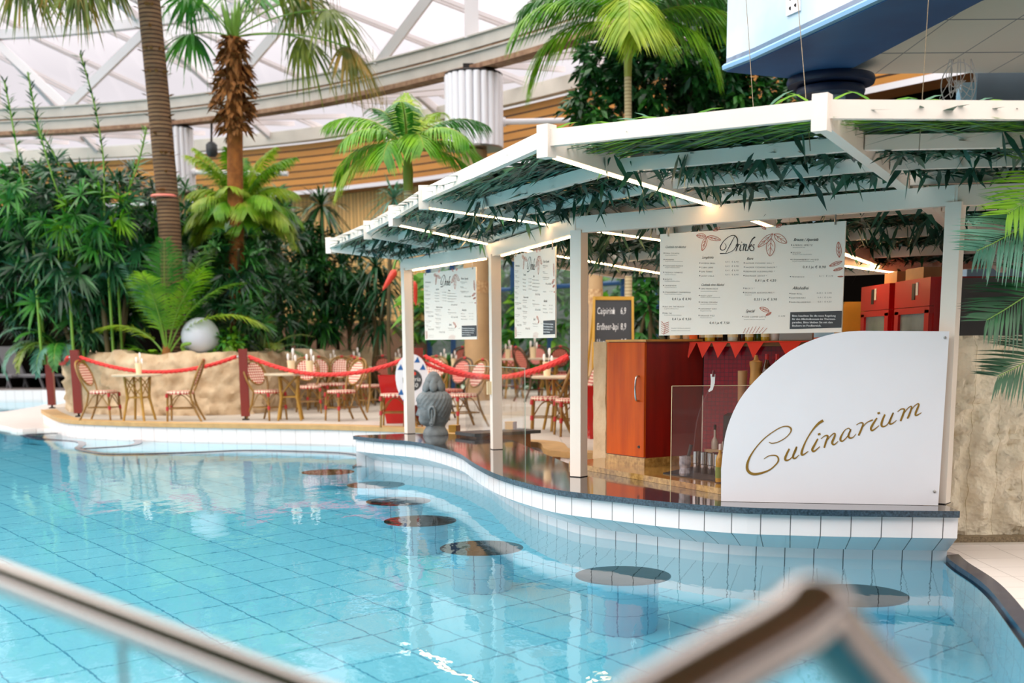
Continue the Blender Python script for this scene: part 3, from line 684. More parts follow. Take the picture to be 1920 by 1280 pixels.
# ------------------------------------------------------------------ pergola
PB = [V(at(*p, CT)[:2] + (0,)) if False else V((at(*p, CT).x, at(*p, CT).y, 0)) for p in ((765,813),(931,842),(1085,893),(1763,943))]
PB[0] += V((.02, .03, 0))
pg = thing('pergola', 'white painted timber pergola with warm light strips over the swim-up bar', 'pergola', (.6, 9.5, CT))
for p in PB:
    mb = MB(); dv = (PB[1]-PB[0]) if p is PB[0] else (PB[2]-PB[1]) if p is PB[1] else (PB[3]-PB[2])
    ang = math.atan2(dv.y, dv.x)
    mb.box((p.x, p.y, (CT + 2.3)/2), (.1, .1, 2.3 - CT), ang); mb.build('post', 'white_paint', pg)
    mb = MB(); mb.box((p.x, p.y, CT + .003), (.104, .104, .006), ang); mb.build('post_shoe', 'dark_metal', pg)
BL = [PB[0] + (PB[0]-PB[1]).normalized()*.08, PB[1], PB[2], PB[3], V((5.6, 7.35, 0))]
for a, b_ in zip(BL, BL[1:]):
    mb = MB(); e = (b_ - a).normalized()*.02; mb.bar(zset([a - e], 2.28)[0], zset([b_ + e], 2.28)[0], .075, .125, base=True); mb.build('beam', 'white_paint', pg)
NP = [at(*p, 2.55) for p in ((2060, 242), (1540,240),(1025,290),(795,388),(740,420),(690,445),(620,472))]
def seg_pt(px, i):
    c = onpl(px, 400, BL[i], BL[i+1]); return V((c.x, c.y, 2.40))
NB = [V((4.35, 7.45, 2.40)), seg_pt(1695, 2), seg_pt(1340, 2), seg_pt(1040, 1), seg_pt(922, 0), seg_pt(850, 0), V((BL[0].x, BL[0].y, 2.40))]
NI = []
for k, (a, b_) in enumerate(zip(NP, NB)):
    d = (b_ - a); d.z = 0; L = d.length; d.normalize()
    ln = (3.6, 3.4, 3.4, 3.6, 3.0, 2.2, .05)[k]
    if k == 3: d = (d*.6 + V((.8, .6, 0))*.4).normalized()
    if k in (4, 5): d = V((.86, .5, 0)).normalized()
    NI.append(b_ + d*ln + V((0, 0, -.11*ln)))
lednodes = {2: 1, 3: 1, 4: 1, 1: 0}
for k, (a, b_, c) in enumerate(zip(NP, NB, NI)):
    mb = MB(); d = (b_-a).normalized(); mb.bar(a, b_ + d*.05, .075, .125, base=True); mb.build('rafter', 'white_paint', pg)
    mb = MB(); ang = math.atan2(d.y, d.x); mb.box((a.x, a.y, a.z + .075), (.085, .085, .19), ang); mb.build('rafter_cap', 'white_paint', pg)
    if k < 6:
        mb = MB(); mb.bar(b_ + (c-b_).normalized()*.06, c, .075, .12, base=True); mb.build('inner_rafter', 'white_paint', pg)
    z = V((0, 0, -.006))
    if k in (2, 3, 4):
        mb = MB(); mb.bar(a + d*.05 + z, b_ - d*.06 + z, .016, .01); mb.build('light_strip', 'led', pg)
    if k in (2, 3, 4):
        e = (c - b_).normalized(); mb = MB(); mb.bar(b_ + e*.15 + z, c - e*.25 + z, .016, .01); mb.build('light_strip', 'led', pg)
for k in range(6):
    a, b_ = NP[k], NP[k+1]; e = (b_-a).normalized()
    mb = MB(); mb.bar(a + V((0, 0, .045)), b_ + V((0, 0, .045)), .05, .095, base=True); mb.build('fascia', 'white_paint', pg)
    for f in (.37, .69, .97):
        p0, p1 = NP[k].lerp(NB[k], f), NP[k+1].lerp(NB[k+1], f); ee = (p1-p0).normalized()*.04
        mb = MB(); mb.bar(p0 + ee + V((0, 0, .02)), p1 - ee + V((0, 0, .02)), .055, .082, base=True); mb.build('purlin', 'white_paint', pg)
    if k < 5:
        for f in (.25, .5, .75, .98):
            p0, p1 = NB[k].lerp(NI[k], f), NB[k+1].lerp(NI[k+1], f); ee = (p1-p0).normalized()*.04
            if (p1-p0).length < .4: continue
            mb = MB(); mb.bar(p0 + ee + V((0, 0, .03)), p1 - ee + V((0, 0, .03)), .055, .09, base=True); mb.build('inner_purlin', 'white_paint', pg)
# strip lights along the beam underside over the boards
for i, (f0, f1) in ((0, (.1, .9)), (1, (.08, .92))):
    a, b_ = BL[i].lerp(BL[i+1], f0), BL[i].lerp(BL[i+1], f1); n_ = V((-(b_-a).y, (b_-a).x, 0)).normalized()
    mb = MB(); mb.bar(V((a.x, a.y, 2.274)) + n_*.02, V((b_.x, b_.y, 2.274)) + n_*.02, .018, .01); mb.build('light_strip', 'led', pg)
for px, z0, py in ((1411, 2.6, 150), (1522, 2.6, 90), (1727, 2.6, 60)):
    Y = 6.9 if px > 1500 else 8.0; p = atd(px, 200, Y); x2 = p.x + .02
    if px == 1411: p = V((1.66, 8.1, 0)); 
    mb = MB(); mb.tube([(p.x, p.y, 2.5), (p.x + .03, p.y + 1.2 if px != 1727 else p.y, 4.9 if px != 1727 else 4.3)], 0.0024, 5); mb.build('suspension_wire', 'plinth', pg)
mb = MB(); c = PB[1]; d = (PB[2]-PB[1]).normalized(); sd = V((-d.y, d.x, 0)); q_ = c - V((.065, 0, 0)); mb.box((q_.x, q_.y - .02, CT + .62), (.03, .05, .13), math.atan2(d.y, d.x)); o = mb.build('socket_box', 'cream', pg)

# artificial leaf thatch lying on the pergola, one mat per bay
def thatch(k, inner, lab):
    Q = (NP[k], NP[k+1], NB[k+1], NB[k]) if not inner else (NB[k], NB[k+1], NI[k+1], NI[k])
    dep = ((Q[3]-Q[0]).length + (Q[2]-Q[1]).length)/2; wid = ((Q[1]-Q[0]).length + (Q[2]-Q[3]).length)/2
    mb = MB(); along = ((Q[1]-Q[0]) + (Q[2]-Q[3])).normalized(); inw = ((Q[3]-Q[0]) + (Q[2]-Q[1])).normalized()
    def pt(s_, f): return Q[0].lerp(Q[1], s_).lerp(Q[3].lerp(Q[2], s_), f)
    fs = (0, .37, .69, .97) if not inner else (0, .25, .5, .75, .98)
    for g, (f0, f1) in enumerate(zip(fs, fs[1:])):
        gap = (f1-f0)*dep; n = int(wid*gap*(370 if g or inner else 360))
        for i in range(n):
            u = .1 + .9*R.random()**.8; p = pt(R.uniform(.04, .96), f0 + (f1-f0)*u); z = .02 + min(.11, .14*u*gap) + R.uniform(-.01, .05)
            if g == 0 and not inner:                    # palm blades beside the fascia
                d = along*R.choice((-1, 1, 1)) + V((R.uniform(-.3, .3), R.uniform(-.2, .3), R.uniform(-.08, .1)))
                mb.blade(p + V((0, 0, z + .03)), d, (0, 0, 1), R.uniform(.28, .5), .024, .1, 3, (1 if R.random() < .6 else 0) if k > 1 or R.random() < .5 else 2)
            else:
                a = R.uniform(0, 2*pi); d = V((math.cos(a), math.sin(a), R.uniform(-.2, .12))) + along*R.choice((-.9, .9))
                mb.blade(p + V((0, 0, z)), d, (R.uniform(-.5, .5), R.uniform(-.5, .5), 1), R.uniform(.12, .22), R.uniform(.028, .045), .2, 2, 0)
        for i in range(int(wid*gap*170)):                # closed layer on top
            p = pt(R.uniform(.1, .9), R.uniform(max(f0, .2 if not inner else 0), f1)) + V((0, 0, R.uniform(.12, .15))); a = R.uniform(0, 2*pi)
            mb.blade(p, (math.cos(a), math.sin(a), 0), (0, 0, 1), R.uniform(.3, .45), .09, .02, 2, 0)
    for i in range(int(wid*dep*5)):                      # hanging tufts
        p = pt(R.uniform(.04, .96), R.choice(fs[1:3]) + R.uniform(-.1, .06)) + V((0, 0, R.uniform(.06, .12)))
        for j in range(R.randint(2, 5)):
            a = R.uniform(0, 2*pi); d = V((.75*math.cos(a), .75*math.sin(a), -1))
            mb.blade(p + V((R.uniform(-.05, .05), R.uniform(-.05, .05), 0)), d, (math.sin(a), -math.cos(a), .2), R.uniform(.12, .25), R.uniform(.028, .042), .1, 3, 0)
    c = sum(Q, V((0, 0, 0)))/4 + V((0, 0, .15))
    o = mb.build('leaf_thatch', ['lf_thatch', 'lf_thatch_l', 'lf_bright'], None, None, c); tag(o, lab, 'leaf thatch', 'leaf thatch on the pergola', 'stuff')
for k, lab in enumerate(('dark green leaf thatch in the rightmost front bay of the pergola', 'dark green leaf thatch in the wide front bay above the large drinks board', 'feathery leaf thatch in the front bay right of the middle lit rafter',
        'leaf thatch in the narrow front bay above the second menu board', 'leaf thatch in the small front bay above the first menu board', 'leaf thatch in the last front bay at the pergola tip')):
    thatch(k, False, lab)
for k, lab in enumerate(('dark leaf thatch behind the beam, right of the tall right post', 'dark leaf thatch over the bar behind the large drinks board', 'dark leaf thatch over the red cabinet', 'dark leaf thatch behind the second menu board', 'dark leaf thatch behind the first menu board')):
    thatch(k, True, lab)
mb = MB()                                                # fresh fronds laid over the front edge on the right
for i in range(170):
    s_ = R.random(); p = NP[1].lerp(NP[2], s_) if i % 2 else NP[1].lerp(NP[0], s_*.75)
    p = p + V((0, .14 + R.uniform(0, .1), .145)); d = V((R.choice((-1, 1, 1))*R.uniform(.4, 1), R.uniform(0, .6), R.uniform(.1, .5))); mb.blade(p, d, (0, -1, .3), R.uniform(.12, .26), .014, .3, 3, 0 if R.random() < .65 else 1)
o = mb.build('palm_frond_trim', ['lf_bright', 'lf_thatch_l'], None, None, NP[1]); tag(o, 'bright green palm blades lying along the front edge of the pergola', 'palm leaves', None, 'stuff')

# ------------------------------------------------------------------ lettering helpers
def stroke(mb, pts, wid, P, sc_=1, m=0):
    """brush stroke through drawing points; P maps a drawing point to the surface; wid in drawing units"""
    w_ = wid if isinstance(wid, (list, tuple)) else [wid]*len(pts)
    pp_ = crv([(x, y, ww) for (x, y), ww in zip(pts, w_)], 6) if len(pts) > 2 else [V((x, y, ww)) for (x, y), ww in zip(pts, w_)]
    o = len(mb.v); n = len(pp_)
    for i, p in enumerate(pp_):
        t_ = pp_[min(i+1, n-1)] - pp_[max(i-1, 0)]; L = math.hypot(t_.x, t_.y) or 1; nx, ny = -t_.y/L, t_.x/L; h_ = max(.6, p.z)/2*sc_
        mb.v += [P(p.x + nx*h_, p.y + ny*h_), P(p.x - nx*h_, p.y - ny*h_)]
    for i in range(n-1): mb.face((o+2*i, o+2*i+1, o+2*i+3, o+2*i+2), m)
_fc = {}
def font_mesh(txt, shear=0, spacing=1):
    key = (txt, shear, spacing)
    if key not in _fc:
        cu = bpy.data.curves.new('tmp', 'FONT'); cu.body = txt; cu.size = 1; cu.shear = shear; cu.space_character = spacing; cu.resolution_u = 2
        ob = bpy.data.objects.new('tmp', cu); COL.objects.link(ob); dg = bpy.context.evaluated_depsgraph_get(); dg.update()
        me = ob.evaluated_get(dg).to_mesh(); _fc[key] = ([v.co.copy() for v in me.vertices], [tuple(p.vertices) for p in me.polygons])
        ob.evaluated_get(dg).to_mesh_clear(); bpy.data.objects.remove(ob); bpy.data.curves.remove(cu)
    return _fc[key]
def text(mb, txt, x, y, h, P, m=0, shear=0, spacing=1, xs=1, maxw=None):
    """text with its baseline start at drawing point x, y (y grows downward), letter height about h"""
    vs, fs = font_mesh(txt, shear, spacing); k = h/.7
    if not vs: return
    wmax = max(v.x for v in vs)*k*xs
    if maxw and wmax > maxw: xs *= maxw/wmax
    mb.add([P(x + v.x*k*xs, y - v.y*k) for v in vs], fs, m)

# ------------------------------------------------------------------ hanging menu boards
LF = [[(0, 0), (.3, -.16), (.7, -.15), (1, 0), (.7, .15), (.3, .16), (0, 0)], [(0, 0), (1, 0)], [(.25, 0), (.45, -.11)], [(.25, 0), (.45, .11)], [(.5, 0), (.7, -.1)], [(.5, 0), (.7, .1)]]
def leaf_draw(mb, x, y, ang, L, P, wdt=1, fill=True):
    c, s_ = math.cos(ang), math.sin(ang); T = lambda a, b_: (x + (a*c - b_*wdt*s_)*L, y + (a*s_ + b_*wdt*c)*L)
    for k, ln in enumerate(LF): stroke(mb, [T(*p) for p in ln], 5 if k < 2 else 3.5, P, 1, 1)
MENU = [  # text, x, y, height, style
 ('Cocktails mit Alkohol', 95, 330, 30, 's'), ('PINA COLADA', 95, 387, 16, 't'), ('IPANEMA', 95, 447, 16, 't'), ('PLANTERS PUNCH', 93, 506, 16, 't'), ('TEQUILA SUNRISE', 91, 570, 16, 't'), ('MOJITO', 90, 636, 16, 't'), ('CAIPIRINHA', 89, 696, 16, 't'), ('STRAWBERRY CAIPIRINHA', 88, 760, 16, 't'),
 ('0,4 l je € 8,90', 165, 828, 22, 'p'), ('SEX ON THE BEACH', 86, 898, 16, 't'), ('MAI TAI', 85, 962, 16, 't'), ('0,4 l je € 9,50', 165, 1022, 22, 'p'),
 ('Longdrinks', 475, 428, 32, 's'), ('WODKA BULL', 466, 480, 16, 't'), ('CUBA LIBRE', 466, 520, 16, 't'), ('GIN TONIC', 465, 560, 16, 't'), ('JACKY COLA', 465, 602, 16, 't'), ('0,4 l  € 8,90', 708, 466, 17, 't'), ('0,4 l  € 8,90', 708, 507, 17, 't'), ('0,4 l  € 8,90', 708, 548, 17, 't'), ('0,4 l  € 8,90', 708, 588, 17, 't'),
 ('Cocktails ohne Alkohol', 465, 690, 30, 's'), ('SAN FRANCISCO', 462, 724, 16, 't'), ('ROSY LADY', 460, 792, 16, 't'), ('VIRGIN COLADA', 459, 855, 16, 't'), ('COCONUT KISS', 458, 918, 16, 't'), ('ORANGE FIZZ', 457, 985, 16, 't'), ('0,4 l je € 7,50', 550, 1058, 22, 'p'),
 ('Biere', 915, 440, 36, 's'), ('HACKER PSCHORR HELL *', 905, 478, 16, 't'), ('HACKER PSCHORR RADLER *', 905, 518, 16, 't'), ('ERDINGER ALKOHOLFREI *', 903, 558, 16, 't'), ('ERDINGER LEICHT *', 902, 600, 16, 't'), ('0,4 l je € 4,50', 995, 648, 22, 'p'), ('BECK´S *', 900, 720, 16, 't'), ('ERDINGER ALKOHOLFREI *', 898, 762, 16, 't'), ('0,33 l je € 3,90', 985, 830, 22, 'p'), ('Special', 905, 945, 38, 's'), ('ICED COFFEE LATTE', 890, 995, 16, 't'), ('€ 3,90', 1215, 988, 16, 't'),
 ('Brause / Aperitifs', 1355, 262, 40, 's'), ('APEROL SPRITZ', 1350, 308, 18, 't'), ('HUGO', 1348, 380, 18, 't'), ('STRAWBERRY HUGO', 1345, 445, 18, 't'), ('0,4 l je € 8,90', 1438, 520, 23, 'p'), ('PROSECCO', 1340, 610, 16, 't'), ('0,1 l  € 3,90', 1588, 602, 16, 't'), ('Alkoholfrei', 1345, 725, 40, 's'), ('RED BULL', 1335, 772, 16, 't'), ('SOFTDRINKS', 1333, 812, 16, 't'), ('SAN PELLEGRINO', 1332, 854, 16, 't'), ('0,25 l  € 3,90', 1565, 766, 16, 't'), ('0,4 l  € 3,90', 1573, 808, 16, 't'), ('0,5 l  € 4,50', 1573, 850, 16, 't')]
RULES = [(95, 403, 305), (95, 460, 400), (93, 520, 345), (91, 587, 300), (90, 650, 350), (89, 710, 305), (88, 774, 385), (86, 915, 335), (85, 977, 385), (462, 744, 740), (460, 805, 795), (459, 870, 740), (458, 935, 650), (457, 1000, 660), (1350, 325, 1540), (1348, 392, 1640), (1345, 460, 1690), (898, 780, 1010), (890, 1018, 1280), (160, 1103, 830), (160, 1127, 690)]
BOARDC = [(40, 200), (1822, 72), (1780, 1140), (28, 1172)]
c2p = lambda X, Y: (1230 + X/5.119, 400 + Y/5.12)
HB = lambda a, b_: (b_ - a).normalized()
def menu_board(TL, TR, BR_, BLc, lab):
    """board plane from its four corners (world); drawing coordinates follow the large board"""
    n_ = (TR-TL).cross(BLc-TL).normalized()
    if n_.y > 0: n_ = -n_
    c = (TL+BR_)/2; r = thing('menu_board', lab, 'menu board', c, 0, 'hanging drinks boards')
    def bil(X, Y, off):
        # inverse map: the drawing quad is close to a parallelogram, so solve by two lerps
        f = .5; s_ = .5
        for _ in range(6):
            xl = BOARDC[0][0]*(1-f) + BOARDC[3][0]*f; xr = BOARDC[1][0]*(1-f) + BOARDC[2][0]*f; s_ = (X-xl)/(xr-xl)
            yt = BOARDC[0][1]*(1-s_) + BOARDC[1][1]*s_; yb = BOARDC[3][1]*(1-s_) + BOARDC[2][1]*s_; f = (Y-yt)/(yb-yt)
        return TL.lerp(TR, s_).lerp(BLc.lerp(BR_, s_), f) + n_*off
    cor = [TL, TR, BR_, BLc]; mb = MB(); mb.add([p for p in cor] + [p - n_*.012 for p in cor], [(0, 1, 2, 3), (7, 6, 5, 4), (0, 4, 5, 1), (1, 5, 6, 2), (2, 6, 7, 3), (3, 7, 4, 0)]); mb.build('panel', 'board', r)
    P = lambda X, Y: bil(X, Y, .0025); tx = MB(); od = MB()
    for s_, x, y, h, st_ in MENU:
        if st_ == 's': text(tx, s_, x, y, h*.74, P, 0, .45, .95, .8)
        elif st_ == 't':
            text(tx, s_, x, y, h*.82, P, 1, .12, 1.25); 
            if x < 1500 and x not in (708, 1215): stroke(tx, [(x-16, y-9), (x-8, y-9)], 9, P, 1, 0)
        else: text(tx, s_, x, y, h, P, 0, .1, 1.1)
    for x, y, x2 in RULES: text(tx, 'fein gemixt mit Saft, Sirup und Limette auf Eis'[:int((x2-x)/7)], x, y, 7.5, P, 1, .1, 1.0, 1, x2-x)
    for pts, ww in (([(655,380),(690,379),(730,375),(790,345),(825,285),(822,232),(790,207),(740,222),(690,265),(660,315),(668,345),(698,343),(716,312),(702,282)], [9,7,4,5,7,9,6,5,6,8,8,6,5,3]), ([(800,215),(762,285),(712,376)], [4,6,4]),
        ([(808,302),(832,288),(822,325),(812,358)], [4,7,8,6]), ([(822,330),(838,298),(852,292)], [4,5,7]), ([(862,295),(850,340),(856,354),(868,345)], [7,8,6,4]), ([(866,273),(872,270)], 8), ([(876,300),(892,290),(880,354)], [4,8,7]), ([(882,330),(908,292),(914,302),(902,345),(912,352),(922,344)], [4,5,8,8,5,3]),
        ([(997,222),(970,245),(945,295),(925,354)], [11,9,7,8]), ([(938,322),(962,293),(958,312),(942,322),(955,350),(966,349)], [4,6,5,5,8,4]), ([(994,297),(980,296),(976,312),(986,330),(978,350),(960,352)], [8,5,7,7,5,7])):
        stroke(tx, pts, ww, P, 1.15, 0)
    tx.build('menu_text', ['ink', 'inkgrey'], r)
    for x, y, a, L, ww in ((515, 215, 3.2, 95, 1.3), (520, 225, 1.9, 135, 1), (525, 220, .22, 140, .9), (590, 165, -.5, 75, 1.2), (1165, 190, 2.4, 190, .8), (1150, 235, 1.65, 170, 1.35), (1175, 195, .62, 145, 1.3), (1100, 150, -2.4, 60, 1.4), (1195, 130, -.5, 60, 1.4), (1765, 420, -1.62, 150, .8), (1790, 455, 2.75, 120, .8), (1795, 520, 2.85, 85, .8), (1800, 600, 3.1, 50, .6), (1130, 935, 3.5, 95, 1.2), (1150, 945, 2.6, 60, .9)):
        ol = MB(); leaf_draw(ol, x, y, a, L, P, ww); ol.build('leaf_drawing', ['orange_pale', 'orange_ink'], r)
    for i in range(7): stroke(od, [(880+i*30, 1150), (905+i*34, 1100 - 18*math.sin(i*.5))], 4, P, 1, 1); 
    od.build('grass_drawing', ['orange_pale', 'orange_ink'], r); od = MB()
    for i in range(6): stroke(od, [(85, 1055+i*20), (135, 1040+i*18)], 5, P, 1, 1); stroke(od, [(85, 1060+i*20), (52, 1035+i*22)], 4, P, 1, 1)
    stroke(od, [(60, 1035), (95, 1090), (80, 1160)], 4, P, 1, 1)
    od.build('fern_drawing', ['orange_pale', 'orange_ink'], r)
    bx = MB(); Pb = lambda X, Y: bil(X, Y, .003); bx.add([Pb(1325, 944), Pb(1787, 932), Pb(1781, 1095), Pb(1319, 1108)], [(0, 1, 2, 3)]); nb = bx.build('notice_panel', 'chalk', r)
    nt_ = MB(); Pt = lambda X, Y: bil(X, Y, .005)
    for i, s_ in enumerate(('Bitte beachten Sie die neue Regelung', 'für den Alkoholkonsum im Thermen-', 'paradies. Bitte bleiben Sie mit den', 'Bechern im Poolbereich.')):
        text(nt_, s_, 1342, 988 + i*32, 18.5, Pt, 0, 0, 1.0, 1, 390)
        text(nt_, s_, 1343.2, 988 + i*32, 18.5, Pt, 0, 0, 1.0, 1, 390)
    nt_.build('notice_text', 'white_ink', nb)
    for s_ in (.05, .95):
        p = TL.lerp(TR, s_); mb = MB(); mb.tube([p - V((0, 0, .02)) + n_*.004, p + V((0, 0, .03)) + n_*.006, p + V((0, .0, .08)) - n_*.01], .006, 6); mb.build('hook', 'steel_dull', r)
    return r
cor = [onpl(*c2p(*p), BL[2], BL[3]) for p in BOARDC]
BW = ((cor[1]-cor[0]).length + (cor[2]-cor[3]).length)/2; BH = ((cor[3]-cor[0]).length + (cor[2]-cor[1]).length)/2
menu_board(*cor, 'large white drinks menu board hanging over the counter behind the script sign')
c1 = [onpl(px, py, BL[0], BL[1]) for px, py in ((794, 513), (892, 500), (894, 636), (797, 637))]
menu_board(*c1, 'white drinks menu board hanging nearest the grey statue head, between the two far posts')
c2_ = [onpl(px, py, BL[1], BL[2]) for px, py in ((964, 478), (1041, 462), (1041, 633), (965, 634))]
menu_board(*c2_, 'white drinks menu board hanging between the two middle pergola posts')

# ------------------------------------------------------------------ arched sign
SA, SB = at(1352, 940, CT), at(1760, 948, CT)
SA = V((SA.x, SA.y, 0)); SB = V((SB.x, SB.y, 0)); sn = V(((SB-SA).y, -(SB-SA).x, 0)).normalized()
S = lambda px, py, off=0: onpl(px, py, SA, SB) + sn*off
out = [(1352, 941)] + [tuple(p[:2]) for p in crv([(1352, 880, 0), (1357, 833, 0), (1364, 800, 0), (1381, 759, 0), (1404, 726, 0), (1438, 692, 0), (1481, 658, 0), (1529, 635, 0), (1576, 623, 0), (1616, 620, 0)], 3)] + [(1780, 621), (1759, 948)]
r = thing('sign', 'large white quarter-arch sign with gold script Culinarium on the counter', 'sign', (SA+SB)/2 + V((0, 0, CT)))
mb = MB(); n = len(out); f_ = [S(*p, 0) for p in out]
for p in f_: p.z = max(p.z, CT + .002)
mb.add(f_ + [p - sn*.018 for p in f_], [tuple(range(n))[::-1], tuple(range(n, 2*n))] + [(i, (i+1) % n, (i+1) % n + n, i+n) for i in range(n)]); mb.build('panel', 'sign_white', r)
PS = lambda X, Y: S(1380 + X/5.0526, 740 + Y/5.05, .003)
CUL = [([(312,445),(340,458),(400,445),(470,405),(515,355),(520,320),(490,298),(430,305),(350,350),(260,420),(180,510),(125,600),(105,670),(115,720),(160,748),(230,742),(320,708),(385,650),(402,610),(385,578),(340,572),(300,582),(265,606)], [6,8,8,8,9,14,10,8,8,9,10,16,22,24,22,18,12,12,14,12,9,7,5]),
 ([(505,510),(480,560),(465,605),(482,620),(520,600),(560,545),(575,490)], [14,18,20,14,8,9,13]), ([(575,490),(550,550),(540,590),(560,600),(597,568)], [14,17,18,12,6]),
 ([(826,242),(780,272),(720,340),(660,440),(622,540),(632,568),(685,533)], [22,20,12,12,19,15,6]), ([(775,415),(740,480),(722,518),(740,534),(795,488)], [12,18,19,14,6]), ([(776,376),(800,367)], 17),
 ([(805,415),(840,388),(870,390),(850,450),(835,500)], [6,9,14,17,14]), ([(850,450),(890,395),(930,363),(937,385),(910,450),(930,470),(967,438)], [6,8,10,16,19,13,5]),
 ([(1085,350),(1070,316),(1030,335),(995,395),(990,430),(1015,434),(1060,385),(1088,325)], [10,8,8,16,18,10,8,8]), ([(1088,325),(1065,385),(1080,408),(1110,400),(1137,368)], [12,17,14,9,5]),
 ([(1140,285),(1175,265),(1203,272),(1185,330),(1160,385)], [6,8,13,17,16]), ([(1185,325),(1235,265),(1295,236)], [6,8,12]), ([(1335,218),(1295,280),(1278,320),(1295,336),(1355,290)], [12,18,19,13,6]), ([(1340,177),(1363,168)], 17),
 ([(1410,185),(1385,245),(1378,288),(1400,300),(1440,270),(1490,168)], [14,18,19,12,8,11]), ([(1490,168),(1460,240),(1455,270),(1480,272),(1520,240)], [13,17,18,11,5]),
 ([(1530,160),(1565,134),(1595,140),(1580,190),(1558,248)], [6,9,14,17,15]), ([(1578,195),(1620,135),(1655,108),(1662,125),(1638,195),(1622,225)], [6,8,9,14,17,14]), ([(1642,170),(1685,110),(1722,84),(1730,100),(1702,170),(1707,195),(1757,168)], [6,8,9,15,18,13,5])]
mb = MB()
for pts, ww in CUL: stroke(mb, pts, ww, PS, 1.1)
tag(mb.build('lettering', 'gold', r), 'gold script lettering Culinarium')
for px, py in ((1772, 633), (1752, 921)):
    mb = MB(); c = S(px, py, .004); mb.lathe([(0, -.006), (.009, -.006), (.009, .004), (.004, .007), (0, .007)], c, 12, 0, Matrix.Rotation(pi/2, 3, 'X')); mb.build('screw', 'steel_dull', r)

# ------------------------------------------------------------------ cabinet, back bar and bar things
WT = CT + .045
ca, cb, cc = at(1208, 876, WT), at(1136, 866, WT), None
d1 = (cb-ca); d1.z = 0; L1 = d1.length; d1.normalize(); d2 = V((-d1.y, d1.x, 0)); d2 = d2 if d2.x > 0 else -d2
L2 = .62; zb, ztp = WT + .075, 1.44
r = thing('cabinet', 'tall orange cherry wood cabinet with a steel door handle on a yellow stone base', 'cabinet', (ca + d1*L1/2 + d2*L2/2))
corner = lambda s_, f, z, g=0: V((ca.x, ca.y, z)) + d1*s_ + d2*f
mb = MB(); mb.prism([corner(0, 0, 0)[:2], corner(L1, 0, 0)[:2], corner(L1, L2, 0)[:2], corner(0, L2, 0)[:2]], WT, zb); mb.build('plinth', 'yellow_granite', r)
mb = MB(); mb.prism([corner(.01, .02, 0)[:2], corner(L1-.005, .02, 0)[:2], corner(L1-.005, L2, 0)[:2], corner(.01, L2, 0)[:2]], zb, ztp); mb.build('body', 'cabinet_shaded', r)
mb = MB(); mb.prism([corner(-.008, -.006, 0)[:2], corner(L1+.004, -.006, 0)[:2], corner(L1+.004, L2+.004, 0)[:2], corner(-.008, L2+.004, 0)[:2]], ztp, ztp+.018); mb.build('top_panel', 'pale_wood', r)
mb = MB(); mb.prism([corner(.012, 0, 0)[:2], corner(L1-.01, 0, 0)[:2], corner(L1-.01, .02, 0)[:2], corner(.012, .02, 0)[:2]], zb+.006, ztp-.006); dr = mb.build('door', 'cabinet', r)
hz = 1.06
mb = MB(); mb.tube(crv([corner(.08, .0, hz+.10), corner(.08, -.03, hz+.09), corner(.08, -.04, hz), corner(.08, -.03, hz-.09), corner(.08, .0, hz-.10)], 5), .009, 8); mb.build('handle', 'steel', dr, 60)
mb = MB(); mb.lathe([(0, -.004), (.014, -.004), (.012, .006), (0, .006)], corner(.07, -.004, zb + .09), 12, 0, Matrix.Rotation(pi/2, 3, 'X')); mb.build('lock', 'steel', dr)
mb = MB(); mb.bar(corner(-.002, .03, zb), corner(-.002, .03, ztp), .004, .5, up=d2) if False else None
# mosaic back wall with shelf
wa, wb_ = corner(0, L2, 0), V((3.15, 9.38, 0)); wn_ = V(((wb_-wa).y, -(wb_-wa).x, 0)).normalized()
mb = MB(); mb.strip([V((wa.x, wa.y, .06)), V((wb_.x, wb_.y, .06))], [V((wa.x, wa.y, 1.40)), V((wb_.x, wb_.y, 1.40))])
k0 = [V((p.x, p.y, 0)) - wn_*.14 for p in (wa, wb_)]; mb.strip([V((p.x, p.y, .06)) for p in k0], [V((p.x, p.y, 1.40)) for p in k0], 0, True)
struct('wall_mosaic', mb, 'mosaic')
sh = [V((wa.x, wa.y, 0)) + wn_*.1, V((wb_.x, wb_.y, 0)) + wn_*.1, V((wb_.x, wb_.y, 0)) - wn_*.3, V((wa.x, wa.y, 0)) - wn_*.3]
mb = MB(); mb.prism([p[:2] for p in sh], 1.395, 1.44); o = mb.build('bottle_shelf', 'wood', None, None, (wa+wb_)/2 + V((0, 0, 1.395))); tag(o, 'long brown wooden shelf above the red mosaic wall', 'shelf')
SH = 1.44
def onshelf(px, back=0):
    c = onpl(px, 640, sh[0], sh[1]); return V((c.x, c.y, SH)) - wn_*(.06 + back)
def bottle(name, lab, cat, p, prof, bodym, cap=None, labz=None, labm='label_cream', group=None):
    r = thing(name, lab, cat, p, 0, group); mb = MB(); mb.lathe(prof, p, 16); mb.build('body', bodym, r, 45)
    top = prof[-1][1]
    if cap: mb = MB(); mb.lathe([(prof[-1][0]*1.12, top-.035), (prof[-1][0]*1.12, top+.008), (0, top+.008)], p, 14); mb.build('cap', cap, r, 45)
    if labz: rr = max(q_[0] for q_ in prof)+.0012; mb = MB(); mb.lathe([(rr, labz[0]), (rr, labz[1])], p, 16, cap=False); mb.build('label', labm, r)
    return r
PBot = lambda r_, h, s=.6: [(r_*.9, 0), (r_, .01), (r_, h*s), (r_*.75, h*(s+.1)), (r_*.34, h*(s+.2)), (r_*.32, h)]
PJar = lambda r_, h: [(r_*.92, 0), (r_, .01), (r_, h*.8), (r_*.85, h*.88), (r_*.85, h)]
